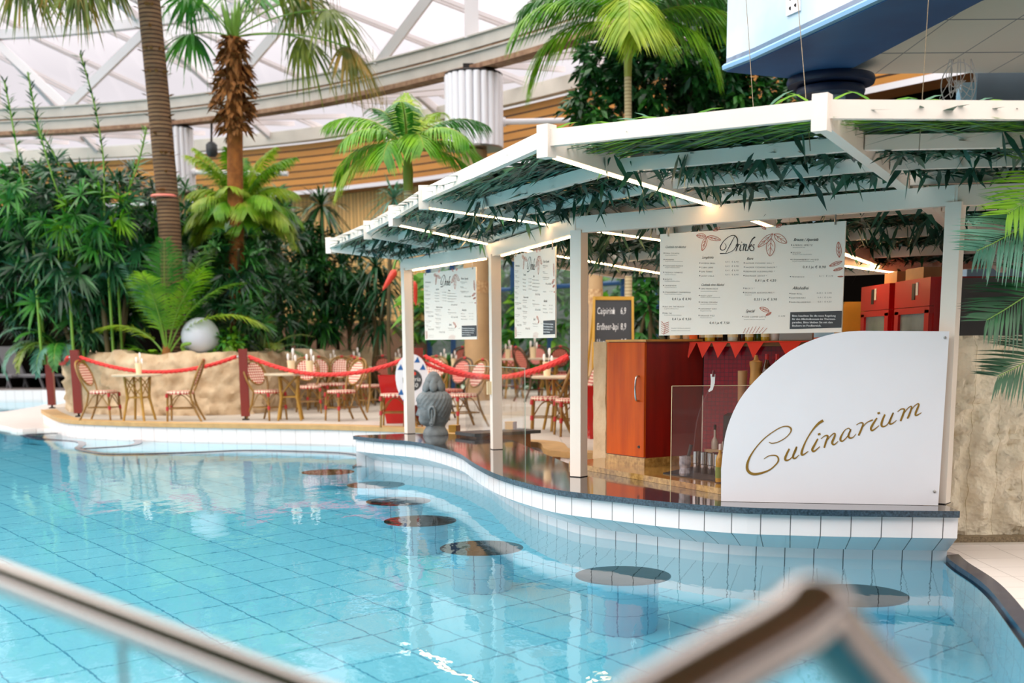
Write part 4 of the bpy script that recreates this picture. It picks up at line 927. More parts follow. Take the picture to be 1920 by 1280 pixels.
row = [(1262, 'bottle_clear', 'label_cream', 'jar'), (1282, 'bottle_clear', 'label_cream', 'bot'), (1297, 'orange_pl', None, 'bot'), (1313, 'bottle_brown', 'label_cream', 'bot'), (1328, 'bottle_yellow', 'label_cream', 'jar'), (1342, 'bottle_brown', 'label_cream', 'bot'), (1371, 'bottle_clear', 'label_cream', 'jar'), (1388, 'bottle_brown', None, 'bot'), (1402, 'bottle_yellow', 'label_cream', 'bot'), (1417, 'bottle_green', None, 'bot'), (1432, 'bottle_yellow', 'label_cream', 'bot'), (1447, 'tube_white', None, 'jar')]
ordn = ['leftmost', 'second', 'third', 'fourth', 'fifth', 'sixth', 'seventh', 'eighth', 'ninth', 'tenth', 'eleventh', 'twelfth']
cname = {'bottle_clear': 'clear', 'orange_pl': 'orange', 'bottle_brown': 'brown', 'bottle_yellow': 'yellow', 'bottle_green': 'green', 'tube_white': 'white'}
for k, (px, bm_, lm, ty) in enumerate(row):
    p = onshelf(px, .05*(k % 2)); nm = 'bottle' if ty == 'bot' else 'jar'
    bottle(nm, '%s %s on the shelf above the bunting, %s from the left' % (cname[bm_], nm, ordn[k]) if k else 'clear jar at the left end of the shelf above the bunting', nm, p, PBot(.034, .27) if ty == 'bot' else PJar(.042, .17), bm_, 'dark_metal' if ty == 'jar' else 'rubber', (.03, .10) if lm else None, lm or 'label_cream', 'bottles and jars on the bar shelf')
p = onshelf(1490, .04); mb = MB(); mb.box((p.x, p.y, SH + .05), (.26, .12, .10), math.atan2((wb_-wa).y, (wb_-wa).x)); mb.box((p.x, p.y, SH+.103), (.24, .1, .006), math.atan2((wb_-wa).y, (wb_-wa).x))
o = mb.build('storage_tin', 'steel_dull', None, None, p); tag(o, 'grey metal tin on the bar shelf right of the bottles', 'tin')
# bunting
r = thing('bunting', 'string of red triangular pennants pinned along the shelf edge', 'bunting', onshelf(1340) + V((0, 0, -.05)))
fl = [(1253, 1283), (1282, 1307), (1307, 1335), (1335, 1365), (1368, 1398), (1400, 1433), (1460, 1504)]
mb = MB(); a, b_ = onpl(1245, 645, sh[0], sh[1]), onpl(1520, 645, sh[0], sh[1])
for p in (a, b_): p.z = 1.432
mb.tube([a + wn_*.012, a.lerp(b_, .5) + wn_*.012 - V((0, 0, .004)), b_ + wn_*.012], .004, 6); mb.build('string', 'bunting', r)
for x0, x1 in fl:
    p0, p1 = onpl(x0, 645, sh[0], sh[1]), onpl(x1, 645, sh[0], sh[1]); p0.z = p1.z = 1.432; ap = p0.lerp(p1, .42); ap.z = 1.30
    q_ = [p0 + wn_*.012, p1 + wn_*.012, ap + wn_*.03]; mb = MB(); mb.add(q_ + [p - wn_*.002 for p in q_], [(0, 1, 2), (5, 4, 3), (0, 3, 4, 1), (1, 4, 5, 2), (2, 5, 3, 0)]); mb.build('pennant', 'bunting', r)
# mat, tools and bottles on the yellow work surface
onw = lambda px, py, z=WT: at(px, py, z)
m_ = [onw(1243, 888), onw(1352, 905), onw(1420, 890), onw(1300, 876)]
mb = MB(); mb.prism([p[:2] for p in m_], WT + .001, WT + .009); o = mb.build('bar_mat', 'rubber', None, None, m_[0]); tag(o, 'black rubber bar mat under the cups and bottles', 'mat')
MZ = WT + .009
p = onw(1284, 891, MZ); r = thing('bar_shaker', 'cut glass beaker with a black tool standing at the left end of the bar mat', 'beaker', p)
mb = MB(); mb.lathe([(.038, 0), (.045, .02), (.04, .06), (.046, .09), (.043, .15), (.038, .15), (.036, .02)], p, 14); mb.build('glass_body', 'crystal', r); mb = MB(); mb.tube([p + V((.0, 0, .03)), p + V((.045, 0, .235))], [.012, .014], 8); mb.build('tool_handle', 'rubber', r, 50)
for k, (px, py, lab) in enumerate(((1306, 885, 'steel shot cup next to the cut glass beaker'), (1320, 887, 'steel shot cup second from the cut glass beaker'), (1333, 889, 'steel shot cup third from the cut glass beaker'), (1345, 892, 'steel shot cup beside the green-labelled bottle'))):
    p = onw(px, py, MZ); r = thing('steel_cup', lab, 'cup', p, 0, 'steel cups on the bar mat'); mb = MB(); mb.lathe([(.026, 0), (.029, .005), (.026, .07), (.031, .075), (.030, .165), (.027, .165), (.024, .03), (0, .03)], p, 16); mb.build('cup_body', 'steel', r, 40)
p = onw(1349, 903, MZ); bottle('bottle', 'yellow syrup bottle with a green label at the sign edge', 'bottle', p, PBot(.031, .27), 'bottle_yellow', 'white_ink', (.03, .11), 'label_green')
p = onw(1352, 868); mb = MB(); mb.box((p.x, p.y, WT + .11), (.28, .12, .02)); mb.box((p.x, p.y+.03, WT+.05), (.24, .06, .10)); o = mb.build('bottle_rack', 'cream', None, None, p); tag(o, 'small pale ledge behind the steel cups', 'rack')
for k, (dx, lab) in enumerate(((-.06, 'slim dark-necked bottle at the left of the pale ledge'), (.02, 'slim dark-necked bottle in the middle of the pale ledge'), (.1, 'slim dark-necked bottle touching the sign edge on the pale ledge'))):
    bottle('bottle', lab, 'bottle', V((p.x + dx, p.y - .01, WT + .12)), PBot(.028, .2, .32), 'bottle_clear', 'dark_metal', None, group='slim bottles on the pale ledge')
RZ = .86
p = atd(1391, 760, 9.45); p.z = RZ; r = thing('cup_stack', 'tall stack of brown paper cups in front of the mosaic wall', 'cup stack', p)
mb = MB(); mb.lathe([(.031, 0), (.034, .15), (.038, .335), (.038, .345), (.034, .345)], p, 20); mb.build('cups', 'paper_cup', r, 40)
p = atd(1416, 740, 9.3); p.z = RZ; r = thing('pepper_mill', 'tall turned wooden mill with a dark lower body', 'mill', p)
mb = MB(); mb.lathe([(.05, 0), (.05, .04), (.043, .08), (.045, .24)], p, 20); mb.build('lower_body', 'black', r, 50); mb = MB(); mb.lathe([(.045, .24), (.05, .25), (.044, .30), (.043, .36), (.05, .40), (.05, .42), (.02, .43), (.016, .45), (.01, .47), (0, .47)], p, 20); mb.build('wooden_head', 'pale_wood', r, 50)
for k, (px, lab) in enumerate(((1436, 'red-capped bottle next to the wooden mill'), (1455, 'red-capped bottle second from the wooden mill'))):
    q_ = atd(px, 740, 9.25 - .06*k); q_.z = RZ; bottle('bottle', lab, 'bottle', q_, PBot(.04, .47, .72), 'bottle_brown', 'red_lacquer', (.2, .33), 'label_cream', group='tall red-capped bottles')
# acrylic guard with a spatula clipped on it
ga = at(1257, 919, CT); gb = ga + V((.66, .0, 0)); gz1 = 1.125
r = thing('acrylic_guard', 'clear acrylic splash guard standing on the counter left of the sign', 'splash guard', (ga+gb)/2)
mb = MB(); mb.box(((ga.x+gb.x)/2, ga.y, (CT+gz1)/2), (gb.x-ga.x, .006, gz1-CT)); mb.build('sheet', 'acrylic', r)
mb = MB(); mb.bar((ga.x, ga.y-.001, gz1), (gb.x, ga.y-.001, gz1), .007, .004); mb.bar((ga.x, ga.y-.001, CT), (ga.x, ga.y-.001, gz1), .007, .004, (1, 0, 0)); mb.build('edge', 'glass_edge' if 'glass_edge' in M else 'label_cream', r)
tp = lambda px, py: atd(px, py, ga.y - .012)
r = thing('spatula', 'white curved scoop with a dark red handle hooked over the acrylic guard', 'scoop', tp(1336, 722))
mb = MB(); mb.tube([tp(1338, 694), tp(1337, 706)], [.008, .012], 8); mb.build('handle', 'burgundy', r, 50)
mb = MB(); P_ = [tp(1332, 701), tp(1341, 701), tp(1340, 718), tp(1336, 731), tp(1329, 735), tp(1328, 732), tp(1332, 726), tp(1333, 714)]; mb.add(P_ + [q_ - V((0, .004, 0)) for q_ in P_], [tuple(range(8)), tuple(range(15, 7, -1))] + [(i, (i+1) % 8, (i+1) % 8+8, i+8) for i in range(8)]); mb.build('blade', 'white_ink', r)
# fridges behind
for k, (y0, y1, lab) in enumerate(((11.12, 10.3, 'red glass-door fridge farther from the stone wall'), (10.15, 9.3, 'red glass-door fridge nearer the tall right post'))):
    x0 = 3.27; zt_ = 1.92; yc = (y0+y1)/2; wd = y0-y1
    r = thing('fridge', lab, 'fridge', (x0+.32, yc, .05), 0, 'red bar fridges'); fx = lambda dx, y, z: (x0+dx, y, z)
    mb = MB(); mb.box((x0+.34, yc, (zt_+.05)/2), (.62, wd, zt_-.05)); mb.build('body', 'fridge_red', r)
    mb = MB(); mb.box((x0+.012, yc, zt_-.11), (.035, wd, .22)); mb.build('header_panel', 'fridge_red', r); mb = MB(); mb.box((x0+.012, yc, .16), (.035, wd, .22)); mb.build('kick_panel', 'fridge_red', r)
    mb = MB(); mb.box((x0+.012, yc+wd/2-.06, .97), (.035, .1, 1.4)); mb.box((x0+.012, yc-wd/2+.06, .97), (.035, .1, 1.4)); mb.box((x0+.012, yc, zt_-.25), (.035, wd, .05)); dr = mb.build('door', 'fridge_red', r)
    mb = MB(); mb.box((x0+.02, yc, .97), (.01, wd-.22, 1.36)); mb.build('pane', pm('fridge_pane', '9fb6bd', .12, var=.4, vs=2, col2='5d7076', spec=.8) if 'fridge_pane' not in bpy.data.materials else bpy.data.materials['fridge_pane'], dr)
    mb = MB(); mb.box((x0-.02, yc+wd/2-.1, 1.05), (.03, .03, .8)); mb.build('handle', 'steel_dull', dr)
    mb = MB(); mb.box((x0-.008, yc+(.05 if k == 0 else -.05), zt_-.1), (.006, .07, .13)); mb.build('controller', 'black', r); mb = MB(); mb.box((x0-.008, yc-(.03 if k == 0 else .13), zt_-.08), (.006, .05, .1)); mb.build('sticker', 'white_ink', r)
    mb = MB(); c = V((x0+.013, yc-.12, 1.45)); mb.lathe([(0, -.002), (.045, -.002), (.045, .002), (0, .002)], c, 18, 0, Matrix.Rotation(pi/2, 3, 'Y')); mb.build('door_sticker', 'grey_blue', dr)
for k, (y_, lab) in enumerate(((10.55, 'flat cardboard box on top of the farther red fridge'), (9.95, 'flat cardboard box on top of the nearer red fridge'))):
    mb = MB(); mb.box((3.5, y_, 1.92 + .05), (.3, .34, .1), .1*k); mb.box((3.5, y_, 2.022), (.28, .3, .004), .1*k); tag(mb.build('cardboard_box', 'paper_cup', None, None, (3.5, y_, 1.92)), lab, 'box', 'boxes on the fridges')
p = atd(1593, 575, 11.6); mb = MB(); mb.box((p.x, p.y, 1.62), (.2, .3, .32)); mb.box((p.x, p.y, 1.79), (.18, .28, .02)); o = mb.build('wooden_crate', 'yellow_wood', None, None, (p.x, p.y, 1.46)); tag(o, 'yellow wooden crate left of the red fridges', 'crate')
mb = MB(); mb.box((p.x, p.y+.05, .75), (.7, .5, 1.41)); mb.box((p.x, p.y+.05, 1.455), (.74, .54, .02)); o = mb.build('side_counter', 'cabinet', None, None, (p.x, p.y, .05)); tag(o, 'orange wood side counter under the yellow crate', 'counter')

# ------------------------------------------------------------------ terrace furniture
q = N('red_white_weave'); b = q.n('BsdfPrincipled'); q.l(b.outputs[0], q.out.inputs[0]); b.inputs['Roughness'].default_value = .5
co = q.coord('UV', (1, 1, 1), (0, 0, rad(45))); ck = q.n('TexChecker', i_Scale=33.0); q.l(co, ck.inputs[0]); ck.inputs[1].default_value = lin('f2dcc2'); ck.inputs[2].default_value = lin('b01f24')
q.l(ck.outputs[0], b.inputs['Base Color']); M['weave'] = q.m
q = N('shaded_red_weave'); b = q.n('BsdfPrincipled'); q.l(b.outputs[0], q.out.inputs[0]); b.inputs['Roughness'].default_value = .5
co = q.coord('UV', (1, 1, 1), (0, 0, rad(45))); ck = q.n('TexChecker', i_Scale=36.0); q.l(co, ck.inputs[0]); ck.inputs[1].default_value = lin('d89078'); ck.inputs[2].default_value = lin('962028')
q.l(ck.outputs[0], b.inputs['Base Color']); M['weave_shaded'] = q.m  # copy of the weave with the far chairs' shadow put into its colours

def back_pt(u, v):               # u across, v up along the leaning back; returns a local point
    return V((u, .19 + .17*(v), .50 + .42*v))
def make_chair(cane, weave, label):
    t_ = thing('bistro_chair', label, 'chair')
    mb = MB(); n = 24; rim = [(.205*math.copysign(abs(math.cos(a))**.75, math.cos(a)), .2*math.copysign(abs(math.sin(a))**.75, math.sin(a))) for a in [2*pi*i/n for i in range(n)]]
    o = len(mb.v); mb.v += [V((x, y, .465)) for x, y in rim] + [V((x, y, .42)) for x, y in rim]
    mb.face(range(n), 0, [(x, y) for x, y in rim]); mb.face(range(2*n-1, n-1, -1), 0, [(x, y) for x, y in rim[::-1]])
    for i in range(n): j = (i+1) % n; mb.face((o+i, o+n+i, o+n+j, o+j), 0, [(i*.05, .465), (i*.05, .42), (i*.05+.05, .42), (i*.05+.05, .465)])
    mb.build('seat', weave, t_)
    mb = MB(); ov = [(.165*math.cos(2*pi*i/28), .52 + .40*math.sin(2*pi*i/28)*(1 if math.sin(2*pi*i/28) > 0 else .95)) for i in range(28)]
    for off, flip in ((-.008, False), (.008, True)):
        k = len(mb.v); mb.v += [back_pt(u, v) + V((0, off, 0)) for u, v in ov]; idx = [k+i for i in range(28)]
        mb.face(idx[::-1] if flip else idx, 0, [(u, v*.45) for u, v in (ov[::-1] if flip else ov)])
    mb.build('backrest', weave, t_)
    mb = MB(); mb.tube([back_pt(u*1.07, .52 + (v-.52)*1.07) for u, v in ov], .015, 6, closed=True)
    arch = [(-.15, -.12), (-.185, .05), (-.215, .35), (-.215, .62), (-.17, .88), (-.09, 1.0), (0, 1.03), (.09, 1.0), (.17, .88), (.215, .62), (.215, .35), (.185, .05), (.15, -.12)]
    mb.tube(crv([back_pt(u, v) + V((0, .012, 0)) for u, v in arch], 3), .017, 6); mb.build('back_frame', cane, t_, 70)
    for sx in (-1, 1):
        mb = MB(); mb.tube([(sx*.17, -.165, .44), (sx*.185, -.185, 0)], [.018, .016], 7); mb.build('leg', cane, t_, 60)
        mb = MB(); mb.tube(crv([(sx*.15, .17, .46), (sx*.165, .21, .25), (sx*.19, .33, 0)], 3), .017, 7); mb.build('leg', cane, t_, 60)
    mb = MB(); ring = [(-.165, -.165, .2), (.165, -.165, .2), (.155, .2, .2), (-.155, .2, .2)]
    for i in range(4): mb.tube([ring[i], ring[(i+1) % 4]], .009, 5)
    for a, c in (((-.17, -.17), (.17, -.17)), ((-.17, -.16), (-.155, .2)), ((.17, -.16), (.155, .2))):
        m_ = ((a[0]+c[0])/2, (a[1]+c[1])/2); mb.tube(crv([(*a, .22), (a[0]*.5+m_[0]*.5, a[1]*.5+m_[1]*.5, .36), (*m_, .41), (c[0]*.5+m_[0]*.5, c[1]*.5+m_[1]*.5, .36), (*c, .22)], 3), .008, 5)
    mb.build('stretcher', cane, t_, 70)
    for sx in (-1, 1):
        for z in (.2, .40): mb = MB(); mb.tube([(sx*.178, -.176, z+.03), (sx*.18, -.18, z-.03)], .023, 7); mb.build('binding', 'binding', t_, 60)
    mb = MB(); p = back_pt(0, 1.03) + V((0, .012, 0)); mb.tube([p - V((.025, 0, 0)), p + V((.025, 0, 0))], .023, 7); mb.build('binding', 'binding', t_, 60)
    return t_
UZ = .42                                             # upper terrace level
mb = MB(); mb.prism([(-1.25, 19.7), (4.2, 16.9), (6, 20), (0, 26), (-1.6, 23)], PZ, UZ); struct('floor_upper_terrace', mb, 'patio')
ch0 = make_chair('bamboo', 'weave', 'x'); ch1 = make_chair('bamboo_shaded', 'weave_shaded', 'x'); used = set()
chairs = [  # px, py of the feet, heading, shaded, level, label
 (197, 787, 352, 0, PZ, 'bistro chair left of the lone round table by the sandstone wall', 'f'),
 (341, 789, 186, 0, PZ, 'bistro chair right of the lone round table by the sandstone wall', 'f'),
 (506, 787, 325, 0, PZ, 'bistro chair beside the second red post, left of the table with the white cup', 'f'),
 (642, 788, 222, 0, PZ, 'bistro chair right of the table with the white cup, nearest the pool edge', 'f'),
 (580, 774, 285, 0, PZ, 'bistro chair right behind the table with the white cup', 'f'),
 (598, 767, 275, 0, PZ, 'bistro chair two rows behind the table with the white cup', 'f'),
 (633, 766, 262, 0, PZ, 'bistro chair behind the one nearest the pool edge', 'f'),
 (692, 771, 62, 0, PZ, 'bistro chair seen from behind, left of the red planter', 'f'),
 (730, 758, 80, 1, PZ, 'dark bistro chair just behind the top of the red planter', 'f'),
 (866, 800, 215, 0, PZ, 'light bistro chair right of the grey statue head', 'f'),
 (842, 786, 228, 1, PZ, 'dark bistro chair directly behind the one right of the statue head', 'f'),
 (812, 768, 262, 0, PZ, 'bistro chair partly hidden by the red rope behind the statue head', 'f'),
 (741, 799, 180, 0, PZ, 'bistro chair in front of the red planter, mostly behind the far white post', 'f'),
 (1024, 810, 176, 0, PZ, 'bistro chair left of the third white post, under the round table', 'f'),
 (1072, 816, 190, 0, PZ, 'bistro chair mostly hidden behind the third white post', 'f'),
 (904, 744, 300, 1, UZ, 'shaded red bistro chair on the upper terrace just left of the second white post', 'f'),
 (955, 744, 262, 1, UZ, 'shaded red bistro chair on the upper terrace below the second menu board', 'f'),
 (1004, 752, 30, 1, UZ, 'shaded red bistro chair on the upper terrace behind the table cup', 'f'),
 (1046, 742, 95, 1, UZ, 'shaded red bistro chair on the upper terrace left of the third white post', 'f'),
 (1066, 752, 150, 1, UZ, 'shaded red bistro chair on the upper terrace, low behind the red rope', 'f'),
 (876, 738, 80, 1, UZ, 'shaded red bistro chair on the upper terrace at the foot of the tan column', 'f'),
 (1000, 734, 250, 1, UZ, 'farthest shaded red bistro chair on the upper terrace by the windows', 'f'),
 (664, 760, 95, 0, PZ, 'bistro chair with only its top showing behind the one seen from behind', 'f'),
 (1113, 776, 200, 1, PZ, 'dark bistro chair between the third white post and the chalkboard leg', 'f')]
for px, py, hd, dk, lv, lab, _ in chairs:
    src = ch1 if dk else ch0; a = rad(hd); rz = math.atan2(math.cos(a), -math.sin(a))
    if src in used: c = dup(src)
    else: c = src; used.add(src)
    place(c, at(px, py, lv), rz, lab, 'bamboo bistro chairs on the terrace')

def make_table(cane):
    t_ = thing('bistro_table', 'x', 'table')
    mb = MB(); mb.lathe([(0, .69), (.36, .69), (.385, .695), (.385, .715), (.375, .722), (0, .722)], (0, 0, 0), 32); mb.build('tabletop', 'tabletop', t_, 40)
    pt = []
    for i in range(4):
        a = pi/4 + i*pi/2; c, s_ = math.cos(a), math.sin(a); mb = MB(); mb.tube([(c*.2, s_*.2, .69), (c*.17, s_*.17, .36), (c*.25, s_*.25, 0)], [.02, .022, .02], 8); mb.build('leg', cane, t_, 60); pt.append((c, s_))
    mb = MB()
    for i in range(4):
        a, c = pt[i], pt[(i+1) % 4]; mb.tube([(a[0]*.17, a[1]*.17, .36), (c[0]*.17, c[1]*.17, .36)], .012, 6)
        mb.tube(crv([(a[0]*.17, a[1]*.17, .38), ((a[0]+c[0])*.11, (a[1]+c[1])*.11, .55), (c[0]*.2, c[1]*.2, .68)], 3), .009, 6); mb.tube(crv([(c[0]*.17, c[1]*.17, .38), ((a[0]+c[0])*.11, (a[1]+c[1])*.11, .55), (a[0]*.2, a[1]*.2, .68)], 3), .009, 6)
    mb.build('brace', cane, t_, 70)
    for c, s_ in pt: mb = MB(); mb.tube([(c*.17, s_*.17, .33), (c*.17, s_*.17, .39)], .027, 8); mb.build('binding', 'bamboo_gold', t_, 60)
    return t_
tb0 = make_table('bamboo_gold'); tables = [
 (262, 788, PZ, 'lone round bistro table in front of the sandstone wall'), (545, 787, PZ, 'round bistro table carrying the white cup, right of the second red post'),
 (616, 762, PZ, 'round bistro table behind the group of chairs at the sandstone wall end'), (676, 757, PZ, 'round bistro table with a yellow cup behind the chair seen from behind'),
 (742, 754, PZ, 'round bistro table with a cup, left of the far white post'), (822, 760, PZ, 'round bistro table behind the grey statue head'),
 (1050, 806, PZ, 'round bistro table with a spoon cup, left of the third white post'), (958, 746, UZ, 'round bistro table on the upper terrace right of the second white post'), (1030, 744, UZ, 'round bistro table on the upper terrace before the windows')]
tabs = []
for k, (px, py, lv, lab) in enumerate(tables):
    t_ = tb0 if k == 0 else dup(tb0); place(t_, at(px, py, lv), R.uniform(0, 1.5), lab, 'round bistro tables'); tabs.append(t_)
def make_cup():
    t_ = thing('cutlery_cup', 'x', 'cutlery cup'); mb = MB(); mb.lathe([(.042, 0), (.05, .12), (.056, .17), (.05, .17), (.04, .02), (0, .02)], (0, 0, 0), 18); mb.build('cup', 'cream', t_, 40)
    for i, (dx, h) in enumerate(((.015, .33), (-.02, .26), (.03, .24))):
        mb = MB(); mb.tube([(dx*.5, 0, .03), (dx*1.6, .005, h-.09)], .005, 5); mb.lathe([(0, h-.1), (.014, h-.07), (.018, h-.03), (.011, h), (0, h+.005)], (dx*1.9, .005, 0), 10, sy=.4); mb.build('spoon', 'cutlery', t_, 60)
    return t_
cp0 = make_cup()
cups = [(0, .0, .1, 1, 'cutlery cup on the lone table by the sandstone wall'), (1, .05, -.05, 1.15, 'white cutlery cup on the table right of the second red post'), (1, .3, .15, 1.1, 'cutlery cup with napkins behind the white cup, beside the tallest chair back'), (2, .1, 0, 1, 'cutlery cup above the farthest chairs at the end of the sandstone wall'), (3, -.05, -.1, 1.1, 'yellow cutlery cup left of the chair seen from behind'),
        (4, .05, 0, 1, 'cutlery cup just left of the far white post'), (5, .1, .05, 1, 'cutlery cup behind the statue head, below the first menu board'), (5, .3, -.05, .9, 'small cutlery cup right of the one below the first menu board'), (6, -.17, .05, 1.1, 'cutlery cup with a tall spoon left of the third white post'), (7, -.05, 0, 1, 'cutlery cup on the upper terrace right of the second white post'), (8, -.3, .1, 1.2, 'cutlery cup on the upper terrace under the second menu board')]
for k, (ti, dx, dy, s_, lab) in enumerate(cups):
    c = cp0 if k == 0 else dup(cp0); place(c, tabs[ti].location + V((dx, dy, .722)), R.uniform(-.4, .4), lab, 'cutlery cups on the bistro tables', s_)

# red posts and twisted ropes
posts = [(98, 765, 'short looking red-brown rope post behind the fern at the far left'), (148, 781, 'red-brown rope post left of the lone table'), (461, 787, 'red-brown rope post right of the lone table'), (787, 796, 'red-brown rope post behind the statue head'), (1080, 818, 'red-brown rope post hidden behind the third white pergola post')]
pp_ = []
for px, py, lab in posts:
    p = at(px, py, PZ); r = thing('rope_post', lab, 'post', p, 0, 'red rope posts'); mb = MB(); mb.box(p + V((0, 0, .58)), (.13, .13, 1.04), .15); mb.build('tube_post', 'red_post', r); mb = MB(); mb.lathe([(.02, 0), (.02, .07)], p, 10); mb.box(p + V((0, 0, .01)), (.1, .1, .02), .15); mb.build('foot', 'dark_metal', r)
    mb = MB(); mb.tube([p + V((-.09, -.02, .98)), p + V((.09, -.02, .98))], .018, 8); mb.build('hook', 'steel_dull', r); pp_.append(p)
def rope(a, b_, sag, lab, r_=.02):
    mb = MB(); n = 90; L = (b_-a).length
    def c(t_): return a.lerp(b_, t_) - V((0, 0, sag*4*t_*(1-t_)))
    sd = (b_-a).normalized(); y = sd.cross(V((0, 0, 1))).normalized()
    for s_ in range(3):
        pts = []
        for i in range(n+1):
            t_ = i/n; a_ = t_*L*22 + s_*2*pi/3; pts.append(c(t_) + (y*math.cos(a_) + V((0, 0, 1))*math.sin(a_))*r_*.75)
        mb.tube(pts, r_, 5)
    o = mb.build('barrier_rope', 'rope', None, 80, (a+b_)/2); tag(o, lab, 'rope', 'red barrier ropes')
e = lambda k, s_: pp_[k] + V((s_*.1, -.03, .98))
rope(e(0, 1), e(1, -1), .12, 'short red rope at the far left beside the fern'); rope(e(1, 1), e(2, -1), .24, 'red rope sagging in front of the lone table'); rope(e(2, 1), e(3, -1), .27, 'red rope sagging in front of the chairs by the second red post')
rope(e(3, 1), e(4, -1), .27, 'red rope sagging behind the second white pergola post'); rope(e(3, .6) + V((0, .1, -.08)), e(4, -1) + V((0, .3, .02)), .25, 'second, darker red rope running just behind the statue head', .016)

# red planters, sangria sign, chalkboard
def planter(px, py, lab, wt, wb2, h):
    p = at(px, py, PZ); r = thing('planter', lab, 'planter', p, 0, 'red tapered planters'); mb = MB()
    lo = [V((x*wb2/2, y*wb2/2, 0)) for x, y in ((-1, -1), (1, -1), (1, 1), (-1, 1))]; hi = [V((x*wt/2, y*wt/2, h)) for x, y in ((-1, -1), (1, -1), (1, 1), (-1, 1))]
    rot = Matrix.Rotation(.12, 3, 'Z'); hin = [v*.9 + V((0, 0, h*.1)) for v in hi]; hin = [V((v.x, v.y, h)) for v in hin]; hd = [V((v.x, v.y, h-.08)) for v in hin]
    mb.add([p + rot @ v for v in lo+hi+hin+hd], [(3, 2, 1, 0)] + [(i, (i+1) % 4, 4+(i+1) % 4, 4+i) for i in range(4)] + [(4+i, 4+(i+1) % 4, 8+(i+1) % 4, 8+i) for i in range(4)] + [(8+i, 8+(i+1) % 4, 12+(i+1) % 4, 12+i) for i in range(4)]); mb.build('pot', 'red_lacquer', r)
    mb = MB(); mb.add([p + rot @ v for v in hd], [(0, 1, 2, 3)]); mb.build('soil', 'soil', r)
planter(746, 792, 'red tapered planter behind the round sangria sign', .56, .34, .70); planter(1121, 821, 'red tapered planter between the third white post and the orange cabinet', .36, .24, .63)
p = at(774, 801, PZ); r = thing('sangria_sign', 'white oval sign with a dark round sangria price panel, partly behind the far white post', 'sign', p)
c0 = V((p.x, p.y, .93)); mb = MB(); n = 40; ov = [(.225*math.cos(2*pi*i/n)*(1+.12*math.sin(2*pi*i/n)), .36*math.sin(2*pi*i/n)) for i in range(n)]
mb.add([c0 + V((x, -.012, z)) for x, z in ov] + [c0 + V((x, .012, z)) for x, z in ov], [tuple(range(n)), tuple(range(2*n-1, n-1, -1))] + [(i, i+n, (i+1) % n + n, (i+1) % n) for i in range(n)]); mb.build('panel', 'sign_white', r)
PO = lambda x, y: c0 + V((x, -.016, -y))
mb = MB(); mb.add([PO(.01 + .135*math.cos(a*pi/16), .15*math.sin(a*pi/16)) for a in range(32)][::-1], [tuple(range(32))]); mb.build('price_panel', 'chalk', r)
mb = MB(); PO2 = lambda x, y: c0 + V((x, -.019, -y)); text(mb, 'Sangria', -.115, .015, .062, PO2, 0, .2, 1, 1, .24); text(mb, '5,50', -.06, .1, .06, PO2, 0, .1, 1, 1, .17); mb.build('price_text', 'white_ink', r)
mb = MB()
for a in (35, 65, 115, 145, 215, 240, 300, 325):
    x, z = .19*math.cos(rad(a)), .30*math.sin(rad(a)); mb.add([PO(x-.04, -z+.03), PO(x+.04, -z+.03), PO(x+.01, -z-.05)], [(0, 1, 2)])
mb.build('blue_triangles', 'blue', r); mb = MB(); mb.lathe([(0, -.002), (.025, -.002), (.025, .002), (0, .002)], PO2(.04, -.09), 12, 0, Matrix.Rotation(pi/2, 3, 'X')); mb.build('red_flower', 'heliconia', r)
mb = MB()
for dx in (-.1, .1): mb.tube([c0 + V((dx, .02, -.28)), V((p.x + dx*1.3, p.y + .05, PZ))], .014, 6)
mb.tube([c0 + V((0, .02, .1)), V((p.x, p.y + .4, PZ))], .014, 6); mb.build('stand', 'wood', r)
# chalkboard A-frame
A0 = at(1110, 812, PZ); rt = V((.955, .25, 0)).normalized(); fw = V((rt.y, -rt.x, 0)); r = thing('chalkboard', 'tall A-frame chalkboard with yellow wooden frame listing cocktail prices', 'chalkboard', A0)
hgt = 1.74; wid = .57; lean = .16
K = lambda u, v, off=0: A0 + rt*u + V((0, 0, v)) - fw*(lean*v/hgt) + fw*off + rt*(.075*v/hgt if u < wid/2 else .03*v/hgt)
mb = MB()
for u in (0, wid): mb.bar(K(u, 0), K(u, hgt), .045, .03, (1, 0, 0)); 
mb.bar(K(0, hgt-.02), K(wid, hgt-.02), .03, .045); mb.bar(K(0, .62), K(wid, .62), .03, .045); mb.build('frame', 'yellow_wood', r)
mb = MB(); mb.add([K(.01, .62, .004), K(wid-.01, .62, .004), K(wid-.01, hgt-.02, .004), K(.01, hgt-.02, .004)], [(0, 1, 2, 3)]); mb.build('slate', 'chalk', r)
mb = MB()
for u in (.02, wid-.02): mb.bar(A0 + rt*u - fw*.5, K(u, hgt-.02, -.03), .04, .025, (1, 0, 0))
mb.build('rear_leg', 'yellow_wood', r)
mb = MB(); PK = lambda x, y: K(x, y, .008)
PKt = lambda x, y: K(x, hgt - y, .008)
for s_, y, pr in (('Caipirinha', .22, '6,9'), ('Erdbeer-Capi', .42, '8,9'), ('Hugo', .62, '8,5'), ('Aperol', .82, '7,9')):
    text(mb, s_, .04, y, .085, PKt, 0, .12, 1.1, .5, .33); text(mb, pr, .40, y, .085, PKt, 0, .1, 1.05, .5, .11)
mb.build('chalk_writing', 'white_ink', r)

